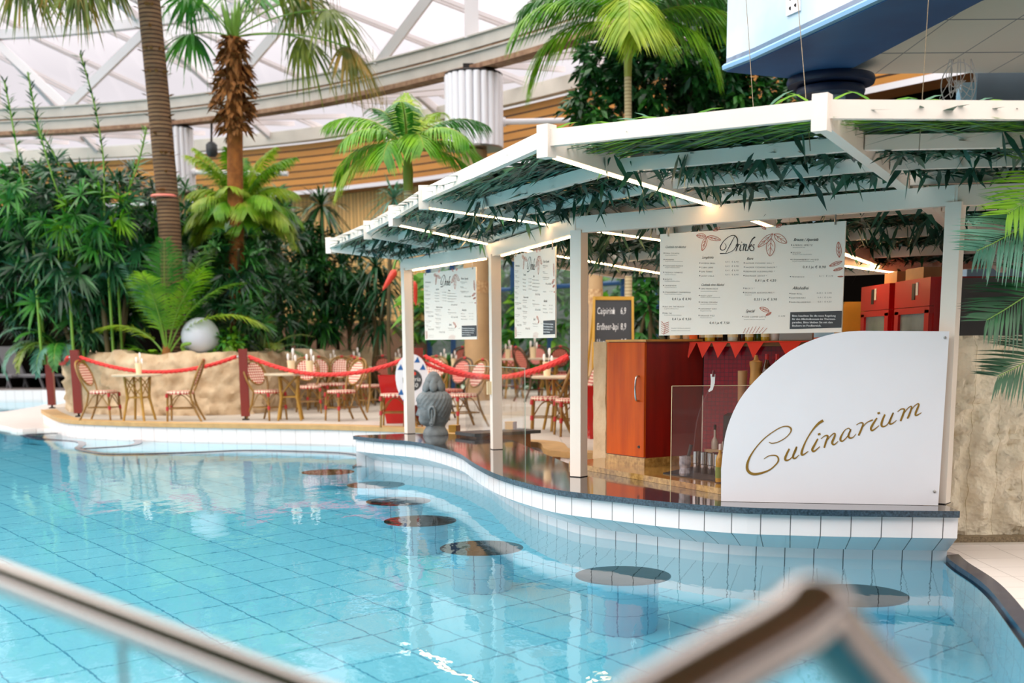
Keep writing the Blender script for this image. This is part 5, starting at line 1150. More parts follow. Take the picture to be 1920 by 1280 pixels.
# low stone-topped bench and blocks
bz = .43; b0, b1 = at(890, 813, bz), at(1014, 806, bz); bd = (b1-b0); bd.z = 0; bl = bd.length; ba = math.atan2(bd.y, bd.x); bm_ = (b0+b1)/2 + V((-math.sin(ba), math.cos(ba), 0))*.22
r = thing('low_bench', 'low brown wooden bench with a dark slate top behind the counter', 'bench', (bm_.x, bm_.y, .05))
mb = MB(); mb.box((bm_.x, bm_.y, bz-.018), (bl, .44, .036), ba); mb.build('slate_top', 'slate', r); mb = MB(); mb.box((bm_.x - .03, bm_.y, (bz-.036+.05)/2), (bl-.16, .36, bz-.036-.05), ba); mb.build('wooden_body', 'wood', r)
for px, py, z, lab in ((851, 811, CT, 'small yellow wood block right of the statue base'), (957, 805, bz, 'small yellow wood block on the slate bench top')):
    p = at(px, py, z); p = p + V((0, .06, 0)); mb = MB(); mb.box(p + V((0, 0, .045)), (.1, .1, .09), -.4); mb.box(p + V((.053, -.03, .045)), (.012, .09, .088), -.4, 1); o = mb.build('wood_block', ['yellow_wood', 'wood'], None, None, p); tag(o, lab, 'wood block')
# frameless glass screen on the counter back edge
g_a, g_b = at(985, 846, CT), V((-.52, 13.45, CT)); mb = MB(); d = (g_b-g_a).normalized(); 
r = thing('glass_screen', 'frameless clear glass screen along the back of the counter', 'glass screen', (g_a+g_b)/2); mb.bar(g_a + V((0, 0, .41)), g_b + V((0, 0, .41)), .008, .82); mb.build('sheet', 'glass', r)
mb = MB(); mb.bar(g_a, g_a + V((0, 0, .82)), .009, .006, (1, 0, 0)); mb.bar(g_a + V((0, 0, .82)), g_b + V((0, 0, .82)), .009, .005); mb.build('edge', pm('glass_edge', 'b9d6cc', .2), r)

# ------------------------------------------------------------------ stone head statue
sp_ = at(815, 815, CT); sp_.z = CT + .001; st_ = thing('statue_head', 'grey carved stone head statue with a lotus topknot standing on the counter', 'statue', sp_); 
ROT = Matrix.Rotation(rad(-14), 3, 'Z'); SS = .98
T_ = lambda x, y, z: sp_ + ROT @ V((x, y, z))*SS
LV = [(.07, -.10, .13, .10), (.105, -.10, .128, .10), (.118, -.14, .135, .112), (.132, -.17, .145, .122), (.155, -.182, .155, .134), (.19, -.183, .165, .142), (.22, -.182, .175, .15), (.26, -.186, .187, .158), (.30, -.188, .195, .164), (.345, -.204, .2, .169), (.39, -.208, .204, .171), (.44, -.2, .2, .166), (.49, -.168, .172, .145), (.525, -.12, .125, .105), (.545, -.04, .04, .04)]
def lev(z):
    for a, c in zip(LV, LV[1:]):
        if z <= c[0]: t_ = (z-a[0])/(c[0]-a[0]); t_ = max(0, t_); return [a[i] + (c[i]-a[i])*t_ for i in range(4)]
    return LV[-1]
def head_pt(a, z, k=1.0, groove=0):
    _, f, bk, w_ = lev(z); cx_ = (f+bk)/2; rx = (bk-f)/2*k; c, s_ = math.cos(a), math.sin(a)
    x = cx_ + rx*math.copysign(abs(c)**.9, c); y = w_*k*math.copysign(abs(s_)**.9, s_)
    g_ = lambda y0, z0, sy, sz: math.exp(-((y-y0)/sy)**2 - ((z-z0)/sz)**2)
    if c < 0 and k == 1.0:
        fr_ = -c
        x -= .05*math.exp(-(y/.022)**2)*max(0, min(1, (z-.215)/.015))*max(0, min(1, (.345-z)/.1))*fr_       # nose
        x -= .016*math.exp(-(y/.05)**2)*(math.exp(-((z-.196)/.008)**2) + math.exp(-((z-.176)/.009)**2)) * fr_     # lips
        x += .012*math.exp(-(y/.045)**2)*math.exp(-((z-.186)/.004)**2)*fr_
        for sg in (-1, 1):
            x += (.028*g_(sg*.075, .312, .04, .026) - .016*g_(sg*.078, .298, .034, .013) + .012*g_(sg*.078, .287, .03, .004) - .012*g_(sg*.075, .348, .05, .01))*fr_
            y += sg*.012*g_(sg*.1, .24, .05, .04)
    return T_(x, y, z)
mb = MB(); na, nz_ = 72, 70
for k in range(nz_+1):
    z = .07 + .475*k/nz_
    for i in range(na): mb.v.append(head_pt(2*pi*i/na, z))
for k in range(nz_):
    for i in range(na): mb.face((k*na+i, k*na+(i+1) % na, (k+1)*na+(i+1) % na, (k+1)*na+i))
mb.build('face', 'statue', st_, 180)
mb = MB(); na, nz_ = 120, 34
def hl(a):                                                # hairline height around the head (pi = front)
    d = abs(((a - pi + pi) % (2*pi)) - pi); return .385 + .02*math.cos(d*2) if d < .9 else .375 - .24*((d-.9)/(pi-.9))**.8
for k in range(nz_+1):
    for i in range(na):
        a = 2*pi*i/na; z0 = hl(a); z = z0 + (.54-z0)*k/nz_
        wv_ = 1.05 + .02*math.sin(14*((a if a < pi else 2*pi-a))*1.6 + z*70) if k > 0 else 1.005
        mb.v.append(head_pt(a, z, wv_))
for k in range(nz_):
    for i in range(na): mb.face((k*na+i, k*na+(i+1) % na, (k+1)*na+(i+1) % na, (k+1)*na+i))
mb.build('hair', 'statue', st_, 180)
mb = MB(); mb.lathe([(.1, .53), (.1, .56), (.095, .64), (.07, .70), (.04, .735), (0, .745)], sp_, 24)
for lay, (n, r_, zc, hh, ww) in enumerate(((7, .092, .595, .085, .056), (6, .062, .665, .07, .048))):
    for i in range(n):
        a = 2*pi*(i + lay*.5)/n + .5; c = V((r_*math.cos(a), r_*math.sin(a), zc)); ax = V((math.cos(a), math.sin(a), 0)); sd = V((-ax.y, ax.x, 0)); o = len(mb.v); nu, nv = 10, 8
        for u in range(nv+1):
            ph = pi*u/nv - pi/2; taper = 1 - .35*max(0, math.sin(ph))
            for v in range(nu):
                th = 2*pi*v/nu; q_ = c + sd*(ww*math.cos(ph)*math.cos(th)*taper) + ax*(.04*math.cos(ph)*math.sin(th)) + V((0, 0, hh*math.sin(ph))) - ax*(.03*math.sin(ph)); mb.v.append(sp_ + ROT @ q_*SS)
        for u in range(nv):
            for v in range(nu): mb.face((o+u*nu+v, o+u*nu+(v+1) % nu, o+(u+1)*nu+(v+1) % nu, o+(u+1)*nu+v))
mb.build('topknot', 'statue', st_, 60)
for sg in (-1, 1):
    mb = MB(); y0 = sg*.165; E_ = lambda x, z, dy=0: T_(x, y0 + sg*dy, z)
    mb.tube(crv([E_(.0, .20, .0), E_(-.005, .27, .012), E_(.0, .315, .018), E_(.025, .345, .02), E_(.055, .335, .02), E_(.068, .29, .018), E_(.062, .23, .014), E_(.05, .17, .01), E_(.03, .125, .012), E_(.008, .13, .012), E_(.0, .17, .006)], 4), .014, 8)
    mb.tube(crv([E_(.03, .31, .01), E_(.028, .25, .008), E_(.03, .19, .006), E_(.028, .145, .01)], 4), [.014]*4 + [.018]*4 + [.026]*4 + [.03], 8); mb.build('ear', 'statue', st_, 70)
mb = MB(); mb.lathe([(.148, 0), (.15, .02), (.14, .05), (.118, .085), (.11, .11)], sp_ + ROT @ V((.012, 0, 0)), 32); mb.build('neck_base', 'statue', st_, 50)

# ------------------------------------------------------------------ ball lamp, loungers, handrails
p = atd(376, 631, 20.25); r = thing('ball_lamp', 'white frosted ball lamp on the planter wall', 'lamp', (p.x, p.y, 1.12)); mb = MB(); rr = .323
mb.lathe([(rr*math.sin(pi*i/24), -rr*math.cos(pi*i/24)) for i in range(25)], p, 36, cap=False); mb.build('globe', 'ball', r, 180); mb = MB(); mb.lathe([(.12, 1.12), (.12, p.z-rr+.04)], (p.x, p.y, 0), 18); mb.build('base', 'dark_metal', r)
def lounger(px, lab):
    p = at(px, 727, .26); r = thing('sun_lounger', lab, 'sun lounger', p, rad(-25), 'grey sun loungers')
    L = lambda x, y, z: (x, y, z)
    mb = MB(); mb.box((.35, 0, .36), (1.3, .62, .05)); mb.build('seat', 'grey_fabric', None).parent = r
    mb = MB(); mb.box((-.62, 0, .72), (.05, .62, .95), 0, 0, Matrix.Rotation(rad(-24), 4, 'Y')); mb.build('backrest', 'grey_fabric', None).parent = r
    mb = MB()
    for y in (-.33, .33): mb.bar((-.5, y, .34), (1.05, y, .34), .05, .06); mb.bar((-.4, y, .36), (-.85, y, 1.18), .05, .05, (0, 1, 0))
    mb.build('frame', 'grey_frame', None).parent = r
    for x, y in ((-.35, .3), (-.35, -.3), (.8, .3), (.8, -.3)): mb = MB(); mb.bar((x, y, .34), (x + (.14 if x > 0 else -.12), y, 0), .05, .05, (0, 1, 0)); mb.build('leg', 'grey_frame', None).parent = r
lounger(-8, 'grey sun lounger cut by the left picture edge'); lounger(52, 'grey sun lounger left of the fern, second from the picture edge')
# foreground handrails
a, c = atd(-160, 1020, 1.75), atd(620, 1322, 1.32); r = thing('handrail', 'blurred steel handrail slanting across the lower left foreground', 'handrail', a.lerp(c, .5))
mb = MB(); e = (c-a).normalized(); mb.tube([a - e*.5, a, c, c + e*.3], .0245, 20); mb.build('rail', 'rail', r, 60)
m_ = atd(241, 1190, 1.54); mb = MB(); t_ = (m_.x - a.x)/(c.x-a.x); m_ = a.lerp(c, t_); mb.tube([m_, V((m_.x, m_.y, -1.3))], .0045, 8); mb.build('baluster', 'steel_dull', r, 60)
m_ = c + e*.28; mb = MB(); mb.tube([m_, V((m_.x, m_.y, -1.3))], .02, 12); mb.build('post', 'rail', r, 60)
ap, lf, rg = atd(1527, 1146, .98), atd(1130, 1400, .80), atd(1745, 1420, 1.08); r = thing('handrail', 'blurred steel handrail bend in the lower right foreground', 'handrail', ap)
mb = MB(); mb.tube([V((lf.x - .02, lf.y - .1, -1.3)), V((lf.x - .02, lf.y - .1, lf.z - .12))] + crv([lf + V((-.015, -.07, -.04)), lf, ap.lerp(lf, .18), ap + V((0, 0, .002)), ap.lerp(rg, .18), rg, rg + V((.02, 0, -.12))], 6) + [V((rg.x + .02, rg.y, -1.3))], .031, 20); mb.build('rail', 'rail', r, 60)

# ------------------------------------------------------------------ planting
def arc(p, az, el, L, bend, n=12):
    """drooping midrib: starts at elevation el and bends down by `bend` radians over its length"""
    pts = [V(p)]; a = el
    for i in range(n):
        a = el - bend*((i+.5)/n)**1.2; pts.append(pts[-1] + V((math.cos(az)*math.cos(a), math.sin(az)*math.cos(a), math.sin(a)))*(L/n))
    return pts
def frond(pts, nl, ll, w=.022, fwd=.75, droop=.35, r0=.012, start=.18, vee=.35, rng=R, ms=1, pl=None):
    """feather leaf: midrib tube plus two rows of leaflets (material 0 leaflets, 1 midrib)"""
    mb = MB(); n = len(pts); mb.tube(pts, [r0*(1 - .85*i/(n-1)) for i in range(n)], 5, ms)
    for i in range(nl):
        t_ = start + (1-start)*i/(nl-1); k = min(n-2, int(t_*(n-1))); f = t_*(n-1) - k; p = pts[k].lerp(pts[k+1], f); d = (pts[k+1]-pts[k]).normalized()
        sd = d.cross(V(pl) if pl else V((0, 0, 1))); sd = sd.normalized() if sd.length > .05 else V((1, 0, 0)); up = sd.cross(d)
        env = math.sin(pi*min(1, (.12 + .88*(t_-start)/(1-start))))**.55 if t_ < .97 else .35
        ff = fwd*(.65 + .7*t_)
        for s_ in (-1, 1):
            dd = (sd*s_ + d*ff + up*vee + V((rng.uniform(-.1, .1), rng.uniform(-.1, .1), rng.uniform(-.1, .1)))).normalized(); mb.blade(p, dd, up, ll*max(.3, env)*rng.uniform(.88, 1.08), w, droop, 3, 0)
    return mb
def fan(p, az, el, pet, rad_, nb=26, droop=.5, w=.045, spread=250, tips=.35, split=.45):
    """fan palm leaf on a petiole: blades spread in one tilted plane, tips hanging"""
    pts = arc(p, az, el, pet, .5, 6); c = pts[-1]; d = (pts[-1]-pts[-2]).normalized(); sd = d.cross(V((0, 0, 1))); sd = sd.normalized() if sd.length > .05 else V((1, 0, 0)); up = sd.cross(d); mb = MB(); mb.tube(pts, .014, 5, 1)
    for i in range(nb):
        a = rad(-spread/2 + spread*i/(nb-1)); dd = d*math.cos(a) + sd*math.sin(a) + up*.12*math.cos(a*2); L = rad_*(.7 + .3*math.cos(a*.6))*R.uniform(.92, 1.05); mb.blade(c, dd, up, L, w*1.6, droop*R.uniform(.6, 1.4), 5, 0, split)
        if R.random() < tips: q_ = c + dd*L*.9 + V((0, 0, -droop*L*.8)); mb.blade(q_, (R.uniform(-.2, .2), R.uniform(-.2, .2), -1), (0, 1, 0), L*R.uniform(.3, .6), .012, 0, 2, 0)
    return mb
def rosette(mb, p, n, L, w, up=.35, droop=.5, m=0, seg=3, el=(-.3, 1.2), axis=(0, 0, 1)):
    for i in range(n):
        az = R.uniform(0, 2*pi); e_ = R.uniform(*el); d = V((math.cos(az)*math.cos(e_), math.sin(az)*math.cos(e_), math.sin(e_))); mb.blade(p, d, V((-d.x*d.z, -d.y*d.z, 1)), L*R.uniform(.75, 1.1), w, droop*R.uniform(.5, 1.3), seg, m)
def trunk(pts, radii, mat_, parent, n=14, name='trunk'):
    mb = MB(); mb.tube(pts, radii, n); return mb.build(name, mat_, parent, 60)

# tall fan palm on the left, its crown above the picture
p0, p1, p2, p3 = atd(325, 640, 20.4), atd(318, 430, 20.2), atd(300, 220, 20.0), atd(277, -20, 19.6); base = V((p0.x, p0.y, 1.12)); top = atd(262, -190, 19.3)
r = thing('fan_palm', 'tall fan palm with a dark leaning trunk tied with a pink cord', 'palm', base)
pts = crv([base, p0, p1, p2, p3, top], 6); trunk(pts, [.19 - .02*i/len(pts) + .02*(i < 3) for i in range(len(pts))], 'trunk_dark', r)
mb = MB()
for i in range(150):
    k = R.uniform(.45, 1); q_ = pts[int(k*(len(pts)-1))]; a = R.uniform(0, 2*pi); d = V((math.cos(a), math.sin(a), .6)); mb.blade(q_ + V((math.cos(a), math.sin(a), 0))*.16, d, (0, 0, 1), .13, .07, .2, 2)
tag(mb.build('bark_scales', 'shag', r), kind='stuff')
c = atd(308, 368, 20.13); mb = MB(); mb.tube([V((c.x + .2*math.cos(2*pi*i/24), c.y + .2*math.sin(2*pi*i/24), c.z)) for i in range(24)], .022, 6, closed=True); mb.build('pink_cord', pm('pink_cord', 'f08878', .5), r)
for px, py, L in ((45, -60, 1.1), (110, -90, 1.2), (150, -55, 1.15), (185, -80, 1.1), (60, -110, 1.2), (215, -110, 1.0), (20, -90, .9), (350, -190, 1.1), (420, -220, 1.1)):
    c = atd(px, py, 19.3 + R.uniform(-.5, .5)); mb = MB(); mb.tube(crv([top, top.lerp(c, .6) + V((0, 0, .35)), c], 4), .018, 5, 1)
    for i in range(44):
        a = R.uniform(-1.25, 1.25); dd = V((math.sin(a)*.42 + R.uniform(-.1, .1), R.uniform(-.3, .3), -math.cos(a*.6))); mb.blade(c + V((math.sin(a)*.12, 0, 0)), dd, (R.uniform(-.3, .3), 1, 0), L*R.uniform(.55, 1.0), .045, .05, 3, 0 if i % 4 else 2)
    mb.build('hanging_leaf', ['lf_olive', 'stem', 'lf_dry'], r)

# shaggy fan palm
base = atd(440, 560, 21.2); base.z = 1.12; top = atd(437, 70, 21.0); r = thing('fan_palm', 'fan palm with an orange-brown trunk wrapped in shaggy dry leaf bases', 'palm', base)
pts = crv([base, atd(441, 340, 21.1), atd(440, 200, 21.05), top], 6); trunk(pts, .135, 'trunk_gold', r)
mb = MB()
for i in range(620):
    f = R.random(); c = atd(439, 250, 21).lerp(top, f); a = R.uniform(0, 2*pi); rr = (.16 + .14*math.sin(pi*min(1, f*1.15 + .05)))*R.uniform(.5, 1.0); d = V((math.cos(a), math.sin(a), R.choice((-.9, -.4, .5)))); mb.blade(c + V((math.cos(a), math.sin(a), 0))*rr, d, (R.uniform(-.6, .6), R.uniform(-.6, .6), 1), R.uniform(.14, .28), .085, .3, 2)
tag(mb.build('dry_leaf_bases', 'shag', r), kind='stuff')
mb = MB()
for i in range(26):
    a = R.uniform(0, 2*pi); mb.blade(top + V((.08*math.cos(a), .08*math.sin(a), -.05)), (.18*math.cos(a), .18*math.sin(a), 1), (math.cos(a), math.sin(a), 0), R.uniform(.4, .9), .09, 0, 2)
mb.build('leaf_stalks', 'stem_green', r)
for az, el, pet, rr, mt, dr in ((170, .35, .75, .75, 'lf_mid', .9), (150, 1.0, 1.0, .8, 'lf_mid', .7), (205, .9, .9, .75, 'lf_mid', .7), (10, .25, 1.15, .85, 'lf_olive', 1.0), (-12, .42, 1.75, .9, 'lf_olive', 1.0), (20, .8, 1.3, .9, 'lf_olive', .9), (5, 1.0, 1.6, .9, 'lf_dry', 1.0), (-30, .9, 1.2, .9, 'lf_olive', .9), (60, 1.2, 1.0, .8, 'lf_mid', .7), (90, 1.3, 1.1, .8, 'lf_mid', .6), (265, 1.1, 1.0, .8, 'lf_mid', .8), (-5, .12, 2.0, .75, 'lf_dry', 1.1)):
    mb = fan(top, rad(az), el, pet, rr, 26, dr, .04, 230, .5); mb.build('fan_leaf', [mt, 'stem_green'], r)

# feather palms
def feather_palm(lab, px, pyc, Y, zbase, rtr, trm, shaft, specs, leafs, ll, wd, group=None):
    c = atd(px, pyc, Y); base = V((atd(px, 660, Y).x, Y, zbase)); r = thing('feather_palm', lab, 'palm', base)
    trunk([base, base.lerp(c, .5) + V((.01, 0, 0)), c - V((0, 0, shaft))], [rtr*1.1, rtr, rtr*.95], trm, r); mb = MB(); mb.tube([c - V((0, 0, shaft)), c - V((0, 0, shaft*.5)), c + V((0, 0, .05))], [rtr*1.0, rtr*1.15, rtr*.6], 12); mb.build('crownshaft', 'shaft', r, 60)
    for i, (az, el, L, bend) in enumerate(specs):
        mb = frond(arc(c, rad(az), el, L, bend, 14), int(44 + L*14), ll, wd*.72, .8, .75, .018, .2, .15); mb.build('frond', [leafs[i % len(leafs)], 'shaft'], r)
    return r
feather_palm('slender feather palm with a green crown standing in front of the middle drum', 764, 285, 16.2, PZ, .062, 'trunk_pale', .5,
    [(180, 1.0, 1.25, 1.5), (170, .5, 1.2, 1.8), (190, .15, 1.15, 1.4), (0, .95, 1.2, 1.4), (10, .55, 1.3, 1.7), (-5, .15, 1.2, 1.3), (95, 1.3, 1.0, .6), (270, 1.2, 1.0, 1.4), (250, .6, .9, 1.9), (290, .75, .9, 1.8), (60, 1.1, 1.1, 1.0), (130, 1.15, 1.1, 1.0), (215, .8, 1.1, 1.7), (325, .8, 1.15, 1.7)], ['lf_bright', 'lf_bright', 'lf_lime', 'lf_mid'], .42, .036)
feather_palm('feather palm with a lime crown rising behind the pergola at the top centre', 1178, 55, 16.4, PZ, .05, 'trunk_pale', .6,
    [(183, 0.75, 1.76, 1.75), (175, 0.4, 1.69, 1.9), (165, 0.95, 1.69, 1.6), (0, 0.62, 1.89, 1.6), (8, 0.9, 1.69, 1.4), (-10, 0.35, 1.43, 1.7), (265, 0.75, 1.49, 2.2), (280, 0.55, 1.04, 1.9), (90, 1.2, 1.43, 0.8), (130, 1.1, 1.56, 1.1), (45, 1.1, 1.56, 1.1), (230, 1.0, 1.56, 1.7), (310, 1.05, 1.43, 1.6)], ['lf_bright', 'lf_bright', 'lf_mid', 'lf_bright', 'lf_mid', 'lf_bright', 'lf_lime', 'lf_lime'], .60, .045)
# young coconut palm at the planter wall
c = atd(312, 652, 20.12); c.z = 1.2; r = thing('young_palm', 'young coconut palm with long pale fronds left of the white ball lamp', 'palm', (c.x, c.y, 1.12)); mb = MB(); mb.lathe([(.09, 1.12), (.1, 1.22), (.07, 1.35), (.04, 1.45)], (c.x, c.y, 0), 12); mb.build('stem_base', 'shag', r, 50)
for az, el, L, bend, mt in ((100, 1.45, 2.3, .5, 'lf_mid'), (175, 1.1, 1.35, 1.5, 'lf_lime'), (140, 1.38, 2.25, .7, 'lf_blue'), (50, 1.35, 2.3, .6, 'lf_bright'), (20, 1.3, 2.0, 1.2, 'lf_bright'), (0, 1.1, 2.0, 1.75, 'lf_lime'), (265, 1.4, 1.7, .9, 'lf_bright'), (165, 1.42, 2.0, .6, 'lf_blue'), (330, 1.35, 1.8, .8, 'lf_bright'), (290, 1.42, 2.1, .6, 'lf_mid')):
    mb = frond(arc(c, rad(az), el, L, bend, 14), 56, .56, .024, .7, .35, .018, .28, .2); mb.build('frond', [mt, 'stem_green'], r)
r0 = r
# areca with pale fronds beneath the shaggy palm
def clump(name, lab, cat, c, zb, specs, ll, w, leafs, nl=36, start=.2):
    r = thing(name, lab, cat, (c.x, c.y, zb))
    for i, (az, el, L, bend) in enumerate(specs):
        q_ = V((c.x + R.uniform(-.08, .08), c.y + R.uniform(-.08, .08), zb)); mb = frond(arc(q_, rad(az), el, L, bend, 12), nl, ll, w, .8, .4, .014, start, .3); mb.build('frond', [leafs[i % len(leafs)], 'stem_green'], r)
    return r
feather_palm('pale lime palm with a bushy crown around the trunk of the shaggy fan palm', 452, 405, 21.7, 1.12, .05, 'stem_green', .3,
    [(180, 1.15, 1.1, 1.6), (170, .7, 1.15, 1.7), (190, .3, 1.0, 1.4), (0, 1.1, 1.2, 1.6), (8, .7, 1.2, 1.7), (-8, .3, 1.1, 1.4), (270, 1.2, 1.0, 1.6), (250, .8, 1.0, 1.8), (290, .8, 1.0, 1.8), (225, .9, 1.1, 1.7), (315, .9, 1.15, 1.7), (120, 1.1, 1.2, 1.2), (60, 1.1, 1.2, 1.2), (90, 1.4, 1.2, .6), (205, .55, 1.1, 1.6), (335, .55, 1.15, 1.6), (150, 1.3, 1.3, 1.0), (30, 1.3, 1.3, 1.0), (175, 1.35, 1.5, 1.1), (5, 1.35, 1.5, 1.2), (200, 1.4, 1.4, .9), (340, 1.4, 1.4, .9), (265, 1.45, 1.3, .9), (180, 0, 1.0, 1.0), (0, 0, 1.1, 1.0), (285, .3, .8, 1.4), (245, .3, .8, 1.4)], ['lf_lime', 'lf_bright', 'lf_lime'], .42, .045)
c = atd(500, 650, 21.3)
clump('dwarf_palm', 'low dark feathery palm right of the white ball lamp', 'palm', c, 1.12, [(180, .9, 1.0, 1.6), (150, 1.1, 1.1, 1.4), (200, .8, 1.0, 1.7), (0, .9, 1.1, 1.6), (20, 1.1, 1.1, 1.4), (-20, .8, 1.0, 1.8), (90, 1.3, 1.1, .9), (250, 1.0, 1.0, 1.6), (290, 1.0, 1.0, 1.6)], .26, .018, ['lf_olive', 'lf_dark'], 40, .2)
c = atd(108, 640, 20.6)
clump('fern', 'hanging sword fern with grey-green fronds at the left end of the sandstone wall', 'fern', V((c.x, c.y, 0)), 1.3, [(180, .9, 1.1, 2.3), (200, .8, 1.2, 2.4), (220, .7, 1.2, 2.5), (240, .8, 1.2, 2.4), (260, .7, 1.1, 2.5), (280, .8, 1.1, 2.4), (300, .8, .9, 2.2), (150, 1.0, .9, 1.9), (350, 1.1, .7, 1.8), (235, 1.2, 1.0, 2.0), (210, 1.2, 1.3, 2.2), (60, 1.2, .8, 1.4)], .2, .045, ['lf_blue', 'lf_mid', 'lf_blue', 'lf_olive'], 30, .12)
c = atd(283, 650, 20.3)
clump('fern', 'small bright green fern on the wall left of the young coconut palm', 'fern', V((c.x, c.y, 0)), 1.2, [(190, .8, .55, 1.0), (160, 1.0, .5, 1.0), (230, .9, .5, 1.2), (280, .9, .45, 1.2), (20, .8, .4, 1.0)], .12, .04, ['lf_bright'], 16, .12)

# bushes built from leaf sprays
def bush(name, lab, cat, blobs, n, L, w, mats, zb, stems=5, style='sprig', per=11, droop=.45):
    c0_ = V(blobs[0][0]); r = thing(name, lab, cat, (c0_.x, c0_.y, zb)); mb = MB(); tot = sum(b_[1][0]*b_[1][2] for b_ in blobs)
    for (c, rr) in blobs:
        c = V(c)
        for i in range(int(n*rr[0]*rr[2]/tot)):
            th = R.uniform(0, 2*pi); ph = math.asin(R.uniform(-1, 1)); k = R.uniform(.45, 1)**.5; p = V((math.cos(th)*math.cos(ph)*rr[0], math.sin(th)*math.cos(ph)*rr[1], math.sin(ph)*rr[2]))*k
            o_ = p.normalized(); m_ = min(len(mats)-2, int(R.random()*(len(mats)-1))); m_ = 0 if R.random() < .3 else m_
            if style == 'rosette':
                for j in range(per):
                    ax = (o_ + V((0, -.3, .5))).normalized(); q_ = V((R.uniform(-1, 1), R.uniform(-1, 1), R.uniform(-1, 1))); q_ = (q_ - ax*q_.dot(ax)).normalized(); d = q_ + ax*R.uniform(-.15, 1.3); mb.blade(c + p, d, ax, L*R.uniform(.7, 1.1), w, droop*R.uniform(.4, 1.1), 3, m_, .4)
            elif style == 'sprig': rosette(mb, c + p, per, L, w, .3, droop, m_, 2, (-.5, 1.3))
            else:
                for j in range(per):
                    d = (o_*.5 + V((R.uniform(-1, 1), R.uniform(-1, 1), R.uniform(-.9, .5)))).normalized(); mb.blade(c + p + d*R.uniform(0, .12), d, V((R.uniform(-1, 1), R.uniform(-1, 1), 1)), L*R.uniform(.7, 1.2), w, .35, 2, m_, .45)
    mb.build('foliage', mats[:-1], r)
    for i in range(stems):
        c, rr = R.choice(blobs); c = V(c); q_ = V((c.x + R.uniform(-.4, .4)*rr[0], c.y + R.uniform(-.3, .3), c.z + R.uniform(0, .5)*rr[2])); b_ = V((c0_.x + R.uniform(-.25, .25), c0_.y + R.uniform(-.2, .2), zb)); mb = MB(); mb.tube(crv([b_, b_.lerp(q_, .5) + V((R.uniform(-.2, .2), 0, .1)), q_], 4), [.045]*4 + [.03]*4 + [.02], 7); mb.build('stem', mats[-1], r, 60)
    return r
B = lambda px, py, Y, rx, ry, rz: (atd(px, py, Y), (rx, ry, rz))
bush('podocarpus_shrub', 'huge dark long-leaved shrub filling the left side behind the fern', 'shrub', [B(120, 470, 20.6, 1.5, .9, 1.1), B(40, 420, 21, 1.1, .9, .9), B(210, 420, 20.8, .95, .8, 1.0), B(150, 590, 20.9, 1.1, .5, .6), B(225, 540, 21.3, .7, .5, .9), B(70, 540, 20.6, .8, .6, .6), B(110, 350, 21, .9, .7, .5)], 400, .44, .055, ['lf_dark', 'lf_deep', 'lf_mid', 'lf_deep', 'lf_dark', 'stem'], 1.12, 8, 'rosette', 22)
bush('podocarpus_shrub', 'bright tipped long-leaved shrub right of the huge left shrub, under the leaning trunk', 'shrub', [B(195, 470, 20.5, .5, .4, .45), B(180, 390, 20.0, .55, .45, .4), B(235, 480, 20.9, .4, .3, .4), B(120, 400, 20.0, .4, .4, .3), B(20, 375, 20.0, .5, .4, .3)], 60, .38, .045, ['lf_mid', 'lf_bright', 'lf_mid', 'stem'], 1.12, 4, 'rosette', 22)
def wand(lab, path, mats, L=.24, w=.032, step=.05):
    pts = crv(path, 8); b_ = V((pts[0].x, pts[0].y, 1.12)); r = thing('leafy_shoot', lab, 'shrub', b_); mb = MB(); mb.tube([b_] + pts, [.025]*2 + [.016]*(len(pts)-1), 6); mb.build('stem', 'stem_green', r, 60); mb = MB(); acc = 0
    for a, c in zip(pts, pts[1:]):
        d = (c-a).normalized(); n = max(1, int((c-a).length/step))
        for i in range(n):
            for j in range(3): az = R.uniform(0, 2*pi); o_ = d.orthogonal().normalized(); o_.rotate(Matrix.Rotation(az, 3, d)); mb.blade(a.lerp(c, i/n), o_ + d*.8, d, L*R.uniform(.7, 1.1), w, .25, 2, R.randint(0, len(mats)-1))
    mb.build('leaves', mats, r)
for k, (lab, pxs, mt) in enumerate((('upright leafy shoot at the far left, highest of the left edge group', [(60, 420), (40, 330), (25, 240), (8, 150)], ['lf_dark', 'lf_mid']), ('upright leafy shoot with a tall pointed tip left of the thin single stem', [(120, 400), (95, 320), (70, 230), (52, 135)], ['lf_dark', 'lf_mid']),
    ('tall thin single leafy stem reaching highest between the left shrub and leaning trunk', [(195, 380), (194, 300), (180, 210), (165, 150), (150, 100)], ['lf_deep', 'lf_dark']), ('leafy shoot leaning right beside the leaning dark trunk', [(215, 430), (235, 370), (258, 310), (275, 240)], ['lf_mid', 'lf_bright']), ('leafy shoot curving up behind the tall pointed one', [(140, 410), (120, 330), (90, 270), (70, 240)], ['lf_dark', 'lf_blue']), ('drooping blue-green branch hanging down at the left above the loungers', [(70, 470), (50, 520), (38, 570), (22, 620)], ['lf_blue', 'lf_dark']))):
    wand(lab, [atd(x, y, 20.0 + .1*k) for x, y in pxs], mt, .26 if k != 2 else .2)
bush('mixed_shrub', 'dense dark shrub behind the white ball lamp', 'shrub', [B(420, 470, 22.4, 1.05, .8, 1.0), B(440, 500, 20.75, .5, .25, .75), B(445, 590, 20.7, .5, .25, .5), B(400, 560, 22, .8, .6, .75), B(340, 400, 22.4, .65, .6, .65), B(480, 430, 22.8, .85, .7, .85), B(470, 560, 22.8, 1.0, .6, .8)], 340, .36, .05, ['lf_deep', 'lf_dark', 'lf_mid', 'lf_deep', 'stem'], 1.12, 7, 'rosette', 18)
